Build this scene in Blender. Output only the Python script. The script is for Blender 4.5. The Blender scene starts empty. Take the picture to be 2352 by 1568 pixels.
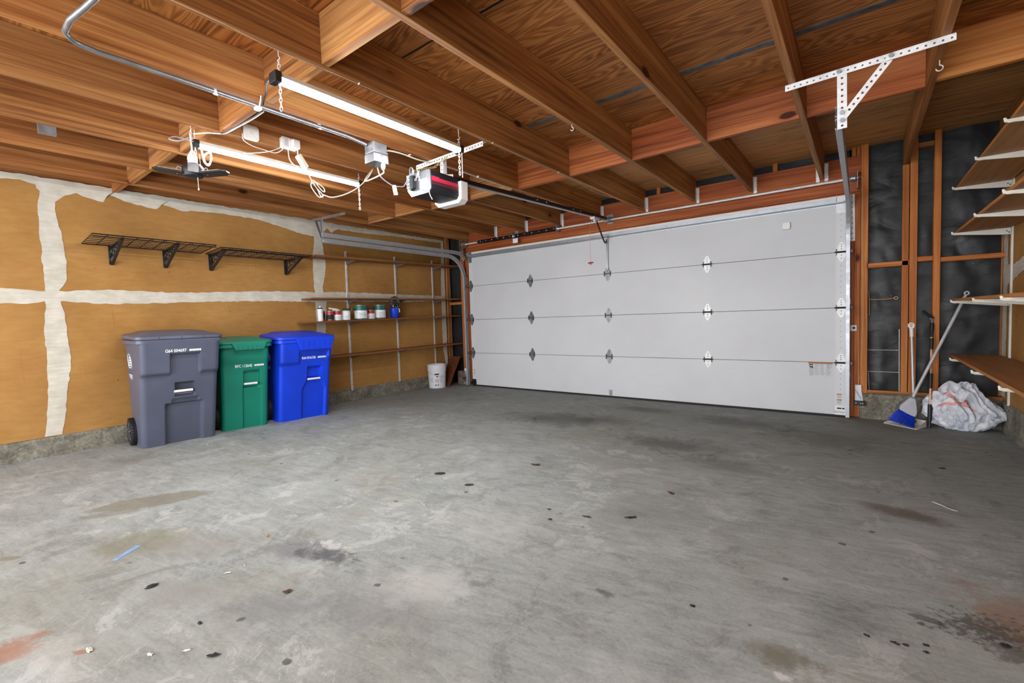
import bpy, bmesh, math, random
from mathutils import Vector, Matrix, noise
C = bpy.context.scene.collection
PI = math.pi
R = math.radians

# ---------------------------------------------------------------- camera, world, exposure
CAM_H, YAW, PITCH, ROLL, FPX = 1.0657, 0.65484, -0.05055, -0.03232, 1047.8
def cam_axes():
    f = Vector((-math.sin(YAW)*math.cos(PITCH), math.cos(YAW)*math.cos(PITCH), math.sin(PITCH)))
    r0 = Vector((math.cos(YAW), math.sin(YAW), 0)); u0 = r0.cross(f)
    return math.cos(ROLL)*r0+math.sin(ROLL)*u0, -math.sin(ROLL)*r0+math.cos(ROLL)*u0, f
_r, _u, _f = cam_axes()
cd = bpy.data.cameras.new('camera'); cam = bpy.data.objects.new('camera', cd); C.objects.link(cam)
M = Matrix((( _r.x, _u.x, -_f.x), (_r.y, _u.y, -_f.y), (_r.z, _u.z, -_f.z))).to_4x4()
M.translation = Vector((0, 0, CAM_H)); cam.matrix_world = M
cd.sensor_width = 36; cd.lens = FPX/2352*36; cd.clip_start = 0.02
bpy.context.scene.camera = cam

world = bpy.data.worlds.new('world'); bpy.context.scene.world = world; world.use_nodes = True
bg = world.node_tree.nodes['Background']; bg.inputs[0].default_value = (0.93, 0.965, 1, 1); bg.inputs[1].default_value = 3.9
vs = bpy.context.scene.view_settings
vs.view_transform = 'Standard'; vs.look = 'None'; vs.gamma = 1; vs.exposure = 0.68
try: vs.use_curve_mapping = False
except Exception: pass
# added soft fill lamp behind the camera, at the unmodelled rear of the garage
def area(name, loc, rot, sx, sy, power, col):
    l = bpy.data.lights.new(name, 'AREA'); l.shape = 'RECTANGLE'; l.size = sx; l.size_y = sy; l.energy = power; l.color = col
    o = bpy.data.objects.new(name, l); C.objects.link(o); o.location = loc; o.rotation_euler = rot
    return o
area('rear_fill', (-2.3, -2.0, 1.3), (R(90), 0, 0), 6.0, 2.3, 40, (0.95, 0.97, 1.0))
TUBE_EMIT = 84.0

# ---------------------------------------------------------------- materials
def srgb(h):
    h = h.lstrip('#'); c = [int(h[i:i+2], 16)/255 for i in (0, 2, 4)]
    return tuple((x/12.92 if x <= .04045 else ((x+.055)/1.055)**2.4) for x in c)+(1,)
class NT:
    def __init__(s, name):
        s.m = bpy.data.materials.new(name); s.m.use_nodes = True; s.t = s.m.node_tree; s.n = s.t.nodes; s.l = s.t.links
        s.b = s.n['Principled BSDF']
    def add(s, kind, **kw):
        n = s.n.new(kind)
        for k, v in kw.items(): setattr(n, k, v)
        return n
    def put(s, sock, v):
        if hasattr(v, 'is_linked') or isinstance(v, bpy.types.NodeSocket): s.l.new(v, sock)
        else: sock.default_value = v
    def math(s, op, a, b=None, c=None, clamp=False):
        n = s.add('ShaderNodeMath', operation=op, use_clamp=clamp); s.put(n.inputs[0], a)
        if b is not None: s.put(n.inputs[1], b)
        if c is not None: s.put(n.inputs[2], c)
        return n.outputs[0]
    def mix(s, f, a, b, mode='MIX'):
        n = s.add('ShaderNodeMix', data_type='RGBA', blend_type=mode); s.put(n.inputs[0], f); s.put(n.inputs[6], a); s.put(n.inputs[7], b)
        return n.outputs[2]
    def ramp(s, f, stops):
        n = s.add('ShaderNodeValToRGB'); s.put(n.inputs[0], f); e = n.color_ramp.elements
        e[0].position, e[0].color = stops[0]; e[1].position, e[1].color = stops[1]
        for p, c in stops[2:]: k = e.new(p); k.color = c
        return n.outputs[0]
    def rng(s, v, a, b, c=0.0, d=1.0):
        n = s.add('ShaderNodeMapRange', interpolation_type='SMOOTHSTEP'); s.put(n.inputs[0], v)
        for i, x in zip((1, 2, 3, 4), (a, b, c, d)): n.inputs[i].default_value = x
        return n.outputs[0]
    def coord(s, rand=True):
        tc = s.add('ShaderNodeTexCoord').outputs['Object']
        if not rand: return tc
        oi = s.add('ShaderNodeObjectInfo').outputs['Random']
        cx = s.add('ShaderNodeCombineXYZ'); 
        for i, k in enumerate((37.0, 91.0, 53.0)): s.put(cx.inputs[i], s.math('MULTIPLY', oi, k))
        n = s.add('ShaderNodeVectorMath', operation='ADD'); s.put(n.inputs[0], tc); s.put(n.inputs[1], cx.outputs[0])
        return n.outputs[0]
    def scale(s, v, sc):
        n = s.add('ShaderNodeVectorMath', operation='MULTIPLY'); s.put(n.inputs[0], v); n.inputs[1].default_value = sc
        return n.outputs[0]
    def noise(s, v, scale=1, detail=4, rough=.55, dist=0):
        n = s.add('ShaderNodeTexNoise'); s.put(n.inputs['Vector'], v); n.inputs['Scale'].default_value = scale
        n.inputs['Detail'].default_value = detail; n.inputs['Roughness'].default_value = rough; n.inputs['Distortion'].default_value = dist
        return n.outputs[0]
    def bump(s, h, strength=.3, dist=.01):
        n = s.add('ShaderNodeBump'); s.put(n.inputs['Height'], h); n.inputs['Strength'].default_value = strength; n.inputs['Distance'].default_value = dist
        s.l.new(n.outputs[0], s.b.inputs['Normal'])
    def base(s, c, rough=.6, metal=0.0, spec=None):
        s.put(s.b.inputs['Base Color'], c); s.put(s.b.inputs['Roughness'], rough); s.b.inputs['Metallic'].default_value = metal
        if spec is not None: s.b.inputs['Specular IOR Level'].default_value = spec
        return s.m
def plain(name, col, rough=.5, metal=0.0, emit=0.0, var=.06, vscale=9, spec=None):
    k = NT(name); c = srgb(col) if isinstance(col, str) else col
    n = k.noise(k.coord(), vscale, 4)
    dark = tuple(x*(1-var*2.2) for x in c[:3])+(1,); lite = tuple(min(1, x*(1+var)) for x in c[:3])+(1,)
    k.base(k.ramp(n, [(.3, dark), (.7, lite)]), rough, metal, spec)
    if emit:
        k.b.inputs['Emission Color'].default_value = c; k.b.inputs['Emission Strength'].default_value = emit
    return k.m
AX = {'x': (0, 1, 1), 'y': (1, 0, 1), 'z': (1, 1, 0)}
def wood(name, axis, dark, mid, light, knots=True, ply=False, rough=.6, contrast=1.0, fine=60, weather=0.0):
    k = NT(name); v = k.coord()
    def sc(al, cr): return tuple(cr if a else al for a in AX[axis])
    warp = k.noise(k.scale(v, sc(.5, 2.2)), 1, 3, .5)
    if ply:
        g = k.noise(k.scale(v, sc(.7, 4.6)), 1, 2, .5, .5)
        ringf = k.math('SINE', k.math('MULTIPLY', g, 130.0))
    else:
        g = k.noise(k.scale(v, sc(.35, 22.0)), 1, 3, .6, .6)
        ringf = k.math('MULTIPLY', k.math('SUBTRACT', g, .5), 4.0)
    ring = k.rng(ringf, -1, 1)
    fineg = k.noise(k.scale(v, sc(1.6, fine)), 1, 5, .65)
    f = k.math('ADD', k.math('MULTIPLY', ring, .17 if ply else .20), k.math('ADD', k.math('MULTIPLY', fineg, .48), k.math('MULTIPLY', warp, .36)))
    d, m, l = srgb(dark), srgb(mid), srgb(light)
    col = k.ramp(f, [(.5-.22/contrast, d), (.5+.26/contrast, l), (.52, m)])
    big = k.noise(k.scale(v, sc(.35, 1.5)), 1, 2)
    col = k.mix(k.rng(big, .35, .7, 0, .5), col, k.mix(1.0, col, (1.12, .86, .66, 1), 'MULTIPLY'))
    if knots:
        vo = k.add('ShaderNodeTexVoronoi', feature='F1'); k.put(vo.inputs['Vector'], k.scale(v, sc(1.5, 3.4))); vo.inputs['Scale'].default_value = 1.0
        vo.inputs['Randomness'].default_value = 1.0
        dist = k.math('ADD', vo.outputs['Distance'], k.math('MULTIPLY', k.math('SUBTRACT', fineg, .5), .05))
        kn = k.rng(dist, .06, .10, 1, 0)
        halo = k.rng(dist, .07, .19, .45, 0)
        col = k.mix(halo, col, k.mix(1.0, col, (.72, .5, .36, 1), 'MULTIPLY'))
        col = k.mix(kn, col, (d[0]*.45, d[1]*.4, d[2]*.4, 1))
    rnd = k.add('ShaderNodeObjectInfo').outputs['Random']
    col = k.mix(1.0, col, k.ramp(rnd, [(0.0, (.74, .68, .64, 1)), (1.0, (1.0, 1.0, 1.0, 1)), (.5, (.92, .84, .74, 1))]), 'MULTIPLY')
    if weather:
        w = k.noise(k.scale(v, sc(2.0, 9.0)), 1, 5, .7)
        col = k.mix(k.rng(w, .50, .68, 0, weather), col, (.035, .022, .013, 1))
    k.base(col, rough, 0, .25)
    k.bump(f, .35, .006)
    return k.m
MAT = {}
for ax in 'xyz':
    MAT['joist_'+ax] = wood('fir_lumber_'+ax, ax, '#5f3a20', '#a37244', '#c99c66', contrast=1.35)
    MAT['header_'+ax] = wood('red_fir_lumber_'+ax, ax, '#6b3018', '#ab6238', '#cc8c57', contrast=1.25)
    MAT['stud_'+ax] = wood('stud_lumber_'+ax, ax, '#84491f', '#c27c3f', '#dca262', contrast=1.1)
MAT['ply'] = wood('deck_plywood', 'x', '#5d3819', '#a06735', '#c68c50', knots=False, ply=True, fine=46, contrast=1.1)
MAT['ply_weather'] = wood('weathered_plywood', 'x', '#9a7850', '#c79c6a', '#e0ba88', knots=False, ply=False, fine=50, contrast=1.2, weather=.6)
MAT['shelf_ply'] = wood('shelf_plywood', 'y', '#8f6a45', '#b4885a', '#cda274', knots=False, fine=34, contrast=.9)
MAT['shelf_edge'] = wood('shelf_edge_wood', 'y', '#8f6030', '#b98045', '#cf9a5c', knots=False, fine=60)
MAT['shelf_board'] = wood('shelf_board_wood', 'y', '#664126', '#8d6039', '#a87b50', knots=True, contrast=.8)
MAT['laminate'] = wood('brown_laminate', 'z', '#3c1f12', '#6e4028', '#8d5c3c', knots=False, fine=60, contrast=.9)

def drywall():
    k = NT('tan_drywall_paper'); v = k.coord(False)
    n = k.noise(v, 1.3, 5, .6); n2 = k.noise(k.scale(v, (1, 3.0, 12)), 3.0, 5, .6)
    f = k.math('ADD', k.math('MULTIPLY', n, .7), k.math('MULTIPLY', n2, .3))
    col = k.ramp(f, [(.32, srgb('#936938')), (.7, srgb('#b88c52')), (.52, srgb('#a87c45'))])
    s = k.noise(k.scale(v, (1, 14, 1.2)), 1.6, 3)       # faint drips
    col = k.mix(k.rng(s, .62, .78, 0, .25), col, srgb('#9a5a22'))
    dots = k.add('ShaderNodeTexVoronoi', feature='F1'); k.put(dots.inputs['Vector'], k.scale(v, (1, 2.45, 3.1))); dots.inputs['Scale'].default_value = 1.6; dots.inputs['Randomness'].default_value = .45
    col = k.mix(k.rng(dots.outputs['Distance'], .018, .03, .85, 0), col, (.05, .03, .02, 1))
    k.base(col, .85, 0, .2); return k.m
MAT['drywall'] = drywall()
def compound():
    k = NT('joint_compound'); v = k.coord(False)
    n = k.noise(v, 7, 5, .6); n2 = k.noise(k.scale(v, (1, 4, 30)), 2, 3)
    f = k.math('ADD', k.math('MULTIPLY', n, .6), k.math('MULTIPLY', n2, .4))
    k.base(k.ramp(f, [(.3, srgb('#b8b1a0')), (.62, srgb('#d6d1c5'))]), .8, 0, .2); k.bump(n, .2, .004); return k.m
MAT['compound'] = compound()
def paper():
    k = NT('black_building_paper'); v = k.coord(False)
    n = k.noise(k.scale(v, (1.5, 1, 3.2)), 1.3, 3, .45, .9); n2 = k.noise(k.scale(v, (3, 3, 60)), 2, 4)
    col = k.ramp(k.noise(v, 60, 6, .75), [(.3, (.008, .008, .010, 1)), (.75, (.024, .025, .029, 1))])
    sp = k.add('ShaderNodeTexVoronoi', feature='F1'); k.put(sp.inputs['Vector'], v); sp.inputs['Scale'].default_value = 11
    col = k.mix(k.rng(sp.outputs['Distance'], .028, .045, .6, 0), col, (.35, .34, .32, 1))
    k.base(col, k.rng(n, .3, .7, .46, .6), 0, .5)
    k.bump(k.math('ADD', n, k.math('MULTIPLY', n2, .03)), .36, .06); return k.m
MAT['paper'] = paper()
def footing():
    k = NT('rough_concrete_footing'); v = k.coord(False)
    n = k.noise(v, 6, 8, .7); n2 = k.noise(v, 42, 5, .7)
    f = k.math('ADD', k.math('MULTIPLY', n, .55), k.math('MULTIPLY', n2, .45))
    col = k.ramp(f, [(.34, srgb('#4c4a42')), (.66, srgb('#a9a596')), (.5, srgb('#7b786c'))])
    k.base(col, .9, 0, .2); k.bump(f, .9, .02); return k.m
MAT['footing'] = footing()

# px(u, v, plane) turns a point of the 2352x1568 frame into the place's own coordinates
def px(u, v, axis, val):
    d = _f + ((u-1176)/FPX)*_r - ((v-784)/FPX)*_u
    o = Vector((0, 0, CAM_H)); i = 'xyz'.index(axis)
    return o + d*((val-o[i])/d[i])

def concrete():
    k = NT('stained_garage_concrete'); v = k.coord(False)
    def rot(vec, a):
        n = k.add('ShaderNodeVectorRotate', rotation_type='Z_AXIS'); k.put(n.inputs['Vector'], vec); n.inputs['Angle'].default_value = a; return n.outputs[0]
    big = k.noise(v, .75, 4, .6); mid = k.noise(v, 3.0, 8, .7, .3); fine = k.noise(v, 75, 8, .8)
    brush = k.noise(k.scale(rot(v, R(-8)), (2.6, 11, 1)), 2.1, 8, .7, .9)
    brush2 = k.noise(k.scale(rot(v, R(38)), (1.5, 38, 1)), 1.5, 3, .6)
    f = k.math('ADD', k.math('MULTIPLY', mid, .34), k.math('ADD', k.math('MULTIPLY', brush, .32), k.math('ADD', k.math('MULTIPLY', fine, .30), k.math('MULTIPLY', brush2, .05))))
    col = k.ramp(f, [(.33, srgb('#5f6361')), (.70, srgb('#b4b9b8')), (.5, srgb('#949997'))])
    col = k.mix(k.rng(big, .42, .66, 0, .4), col, k.mix(1.0, col, (.80, .785, .73, 1), 'MULTIPLY'))
    # scaly light and grey patches
    sc1 = k.noise(v, 4.5, 12, .78, .8); sc2 = k.noise(v, 1.1, 3, .5)
    col = k.mix(k.math('MULTIPLY', k.rng(sc1, .53, .57, 0, .32), k.rng(sc2, .42, .6)), col, srgb('#c9cbc9'))
    sc3 = k.noise(rot(v, R(20)), 3.6, 12, .8, 1.0)
    col = k.mix(k.math('MULTIPLY', k.rng(sc3, .52, .60, 0, .42), k.rng(sc2, .38, .6, 1, .35)), col, srgb('#62625f'))
    ol_ = k.noise(v, .9, 4, .6, .4)
    col = k.mix(k.rng(ol_, .52, .68, 0, .35), col, srgb('#807d6c'))
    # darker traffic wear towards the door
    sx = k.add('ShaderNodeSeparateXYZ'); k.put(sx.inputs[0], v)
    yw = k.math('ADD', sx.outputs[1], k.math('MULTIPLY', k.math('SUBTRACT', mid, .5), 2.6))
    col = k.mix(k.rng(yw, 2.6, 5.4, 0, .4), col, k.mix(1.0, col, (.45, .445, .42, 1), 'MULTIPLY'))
    def spot(x, y, rx, ry, ang, colr, amt, edge=.55, wob=.9, ns=None):
        nonlocal col
        n = k.add('ShaderNodeVectorMath', operation='SUBTRACT'); k.put(n.inputs[0], v); n.inputs[1].default_value = (x, y, 0)
        q = k.scale(rot(n.outputs[0], R(-ang)), (1/rx, 1/ry, 0))
        ln = k.add('ShaderNodeVectorMath', operation='LENGTH'); k.put(ln.inputs[0], q)
        nn = sc3 if ns is None else k.noise(v, ns, 8, .72)
        d = k.math('ADD', ln.outputs[1], k.math('MULTIPLY', k.math('SUBTRACT', nn, .5), wob*2))
        mask = k.rng(d, edge, 1.0, amt, 0)
        col = k.mix(mask, col, colr)
    def at(u, w): p = px(u, w, 'z', 0); return p.x, p.y
    dk, ol, wh, br = srgb('#4a4a47'), srgb('#77745f'), srgb('#d9d9d6'), srgb('#6b4a34')
    spot(*at(1270, 960), .8, .4, 10, dk, .7, .1, 1.5); spot(*at(1530, 1020), .7, .32, 0, srgb('#4a4542'), .65, .1, 1.5)
    spot(*at(1700, 970), .7, .36, 0, dk, .6, .1, 1.5); spot(*at(1400, 965), .5, .25, 0, dk, .5, .1, 1.5); spot(*at(1650, 1065), .6, .24, 0, dk, .4, .1, 1.5)
    spot(*at(1900, 1010), .6, .45, 0, srgb('#55524a'), .5, .1, 1.3); spot(*at(1480, 940), .5, .22, 0, dk, .6, .1, 1.4)
    spot(*at(2080, 1180), .26, .1, -15, srgb('#544535'), .7, .3); spot(*at(1500, 1180), .5, .35, 60, srgb('#706f6a'), .4, .1, 1.2)
    spot(*at(350, 1150), .34, .12, 60, srgb('#7a7767'), .75, .8, .7); spot(*at(250, 1180), .16, .05, 60, srgb('#7a7767'), .6, .8, .7)
    spot(*at(330, 1245), .26, .2, 40, ol, .6, .5, .7, 5); spot(*at(470, 1250), .3, .16, 40, srgb('#86847c'), .4)
    spot(*at(700, 1262), .22, .12, 30, srgb('#6b6c70'), .65, .5, .9, 7); spot(*at(755, 1275), .2, .08, 20, srgb('#4b4c50'), .8, .15, 2.0, 16)
    spot(*at(760, 1250), .12, .05, 20, wh, .45, .2, 2.0, 18)
    spot(*at(640, 1400), .3, .15, 30, srgb('#77787a'), .55, .3, 1.6, 9); spot(*at(860, 1400), .34, .16, 20, srgb('#77787a'), .5, .3, 1.6, 9)
    spot(*at(420, 1360), .3, .14, 30, srgb('#85847f'), .5, .3, 1.2, 7)
    spot(*at(1000, 1340), .28, .2, 20, wh, .22, .2, 1.6, 9); spot(*at(1120, 1200), .5, .3, 0, srgb('#c9c9c5'), .2, .2, 1.4, 6); spot(*at(100, 1500), .2, .1, 20, srgb('#c0bdb8'), .3, .3, 1.2, 9)
    spot(*at(1770, 1490), .1, .06, 0, srgb('#76746a'), .6, .2, 1.4, 14); spot(*at(1810, 1520), .11, .07, 0, srgb('#6b6858'), .7, .2, 1.6, 16); spot(*at(1795, 1552), .04, .02, 0, wh, .6, .2, 1.8, 20)
    spot(*at(2125, 1420), .055, .02, 0, srgb('#5c5f5a'), .8, .7, .6, 20); spot(*at(2350, 1430), .2, .26, 20, srgb('#8a6248'), .55, .3, 1.3, 9)
    spot(*at(2350, 1500), .12, .1, 0, srgb('#3c2c24'), .6, .3, 1.8, 22); spot(*at(2250, 1440), .16, .1, 30, srgb('#3e3c38'), .75, .15, 2.4, 40)
    spot(*at(10, 1500), .09, .12, 30, srgb('#9a6242'), .6, .4, 1.2, 12); spot(*at(185, 1497), .035, .014, 30, srgb('#94603c'), .7, .5, .8, 20); spot(*at(20, 1282), .07, .03, 40, ol, .7, .6, .8, 14)
    spot(*at(1011, 1087), .045, .032, 30, srgb('#26251f'), .95, .85, .5, 30); spot(*at(1078, 1113), .034, .024, 30, srgb('#2b2a24'), .95, .85, .4, 30)
    spot(*at(1388, 1360), .05, .03, 0, srgb('#4c4c4a'), .7, .3, 1.0, 22); spot(*at(1100, 1340), .06, .03, 20, srgb('#5b5b58'), .6, .3, 1.2, 22)
    # little drops and specks
    vo = k.add('ShaderNodeTexVoronoi', feature='F1'); dn = k.add('ShaderNodeTexNoise'); k.put(dn.inputs['Vector'], v); dn.inputs['Scale'].default_value = 22
    vv = k.add('ShaderNodeVectorMath', operation='MULTIPLY_ADD'); k.put(vv.inputs[0], dn.outputs[1]); vv.inputs[1].default_value = (.035, .035, .035); k.put(vv.inputs[2], v)
    k.put(vo.inputs['Vector'], vv.outputs[0]); vo.inputs['Scale'].default_value = 5.5
    col = k.mix(k.math('MULTIPLY', k.rng(vo.outputs['Distance'], .06, .10, .8, 0), k.rng(mid, .47, .55)), col, srgb('#45443f'))
    vo2 = k.add('ShaderNodeTexVoronoi', feature='F1'); k.put(vo2.inputs['Vector'], v); vo2.inputs['Scale'].default_value = 17
    col = k.mix(k.math('MULTIPLY', k.rng(vo2.outputs['Distance'], .05, .08, .6, 0), k.rng(brush, .5, .62)), col, srgb('#3a3a37'))
    k.base(col, k.rng(mid, .3, .7, .62, .85), 0, .3)
    k.bump(f, .35, .006)
    return k.m
MAT['concrete'] = concrete()
def metalm(name, col, rough=.38, metal=.85, var=.12):
    k = NT(name); v = k.coord(); c = srgb(col); n = k.noise(v, 18, 5, .65)
    k.base(k.ramp(n, [(.3, tuple(x*(1-var*2) for x in c[:3])+(1,)), (.7, c)]), k.rng(n, .3, .7, rough*.8, rough*1.3), metal); return k.m
MAT['galv'] = metalm('galvanised_steel', '#b4b8bd')
MAT['hinge_shaded'] = metalm('shaded_zinc_hinge', '#a3a7ab', .35, .6, .3)  # hinge zinc darkened, shade painted in for the left and middle columns
MAT['galv_lit'] = metalm('bright_lit_zinc_steel', '#f0f1f2', .5, .25)  # pale zinc tone; on the right hinges it paints in the light
MAT['track_steel'] = metalm('galvanised_track_steel', '#c6cad0', .42, .5)
MAT['galv_dark'] = metalm('dull_track_steel', '#9fa4aa', .4, .8)
MAT['black_metal'] = plain('black_painted_steel', '#17181c', .38, 0, var=.2)
MAT['black_plastic'] = plain('black_plastic', '#1b1c20', .5)
MAT['white_plastic'] = plain('white_plastic', '#e8e8e6', .45, var=.02)
MAT['white_paint'] = plain('white_enamel', '#e2dfd4', .4, var=.04)
MAT['cream'] = plain('cream_plastic', '#dcd6c2', .5, var=.03)
MAT['red'] = plain('red_plastic', '#a81c22', .45)
MAT['copper'] = metalm('copper_tube', '#d9b090', .3, .45)
MAT['alu'] = metalm('brushed_aluminium', '#cccfd3', .4, .3)
MAT['grey_pl'] = plain('light_grey_plastic', '#c3c4cc', .5, var=.03)
MAT['dark_hole'] = plain('dark_gap', '#0b0b0c', .8)
MAT['cable_grey'] = plain('grey_cable_sheath', '#a4a8b0', .45)
MAT['cable_white'] = plain('white_cable_sheath', '#dcd9cf', .45)
MAT['cable_tan'] = plain('tan_wire', '#cfa878', .5)
MAT['gold'] = metalm('brass_chain', '#cdbb84', .35, .6)
MAT['blue_bin'] = plain('blue_bin_plastic', '#0a3ed8', .42, var=.08, vscale=3)
MAT['green_bin'] = plain('green_bin_plastic', '#0d7f69', .42, var=.08, vscale=3)
MAT['grey_bin'] = plain('slate_bin_plastic', '#565b6e', .42, var=.08, vscale=3)
MAT['rubber'] = plain('black_rubber', '#15151a', .7)
MAT['print_white'] = plain('white_print', '#eef0f2', .6, var=.02)
MAT['print_grey'] = plain('grey_print', '#8c8c90', .7, var=.05)
MAT['stile'] = plain('white_steel_stile', '#d4d6d9', .45, var=.02)
MAT['punch'] = plain('faint_punch_marks', '#a6a6aa', .6)
MAT['print_black'] = plain('black_print', '#1c1c20', .7)
MAT['print_orange'] = plain('orange_print', '#b5652c', .7)
MAT['label_green'] = plain('green_label', '#3f9a4a', .6)
MAT['can_green'] = plain('green_can_band', '#12655a', .4)
MAT['can_red'] = plain('red_can_band', '#b3291f', .4)
MAT['bucket_white'] = plain('white_bucket_plastic', '#dfe1e8', .4, var=.02)
MAT['bristle'] = plain('blue_bristles', '#1440d0', .45, var=.25, vscale=40)
MAT['tape_grey'] = plain('grey_flashing_strip', '#5d6468', .55, .2, var=.3, vscale=14)
MAT['brick'] = plain('old_brick', '#7b5c50', .9, var=.25, vscale=14)
MAT['leaf'] = plain('dry_leaf', '#4a3020', .8, var=.4, vscale=40)
MAT['pale_litter'] = plain('pale_litter', '#d8d4c6', .8, var=.2, vscale=40)
MAT['blue_tape'] = plain('blue_masking_tape', '#87a8d8', .7, var=.15, vscale=20)
MAT['bag_red'] = plain('pink_red_tie', '#e2a29a', .5, var=.3, vscale=12)
MAT['bag_red_dark'] = plain('red_tie_knot', '#c8433a', .5, var=.3, vscale=12)
MAT['foil'] = metalm('crumpled_dark_film', '#6b6560', .25, .3, .4)
def doorm():
    k = NT('white_steel_door_skin'); v = k.coord(False)
    n = k.noise(v, 120, 2, .5); big = k.noise(v, 1.1, 4)
    sm = k.noise(k.scale(v, (1.2, 1, 22)), 1.1, 3)
    col = k.ramp(big, [(.3, srgb('#c6c8cc')), (.7, srgb('#d1d3d6'))])
    col = k.mix(k.rng(sm, .66, .78, 0, .18), col, srgb('#9d9ea0'))
    k.base(col, .48, 0, .4); k.bump(n, .25, .002); return k.m
MAT['door'] = doorm()
def bagm():
    k = NT('white_bag_film'); v = k.coord(False)
    n = k.noise(v, 9, 5, .6); n2 = k.noise(k.scale(v, (5, 2, 3)), 3.5, 4, .6, 1.2)
    col = k.ramp(n2, [(.35, srgb('#a9b2c2')), (.62, srgb('#e4e4ea')), (.5, srgb('#cfd3dc'))])
    k.base(col, .4, 0, .5); k.bump(k.math('ADD', n, n2), .35, .02)
    return k.m
MAT['bag'] = bagm()
def lightm():
    k = NT('lit_diffuser'); k.base((1, 1, 1, 1), .4)
    k.b.inputs['Emission Color'].default_value = (.97, .985, 1, 1); k.b.inputs['Emission Strength'].default_value = TUBE_EMIT
    return k.m
MAT['lit'] = lightm()

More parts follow.
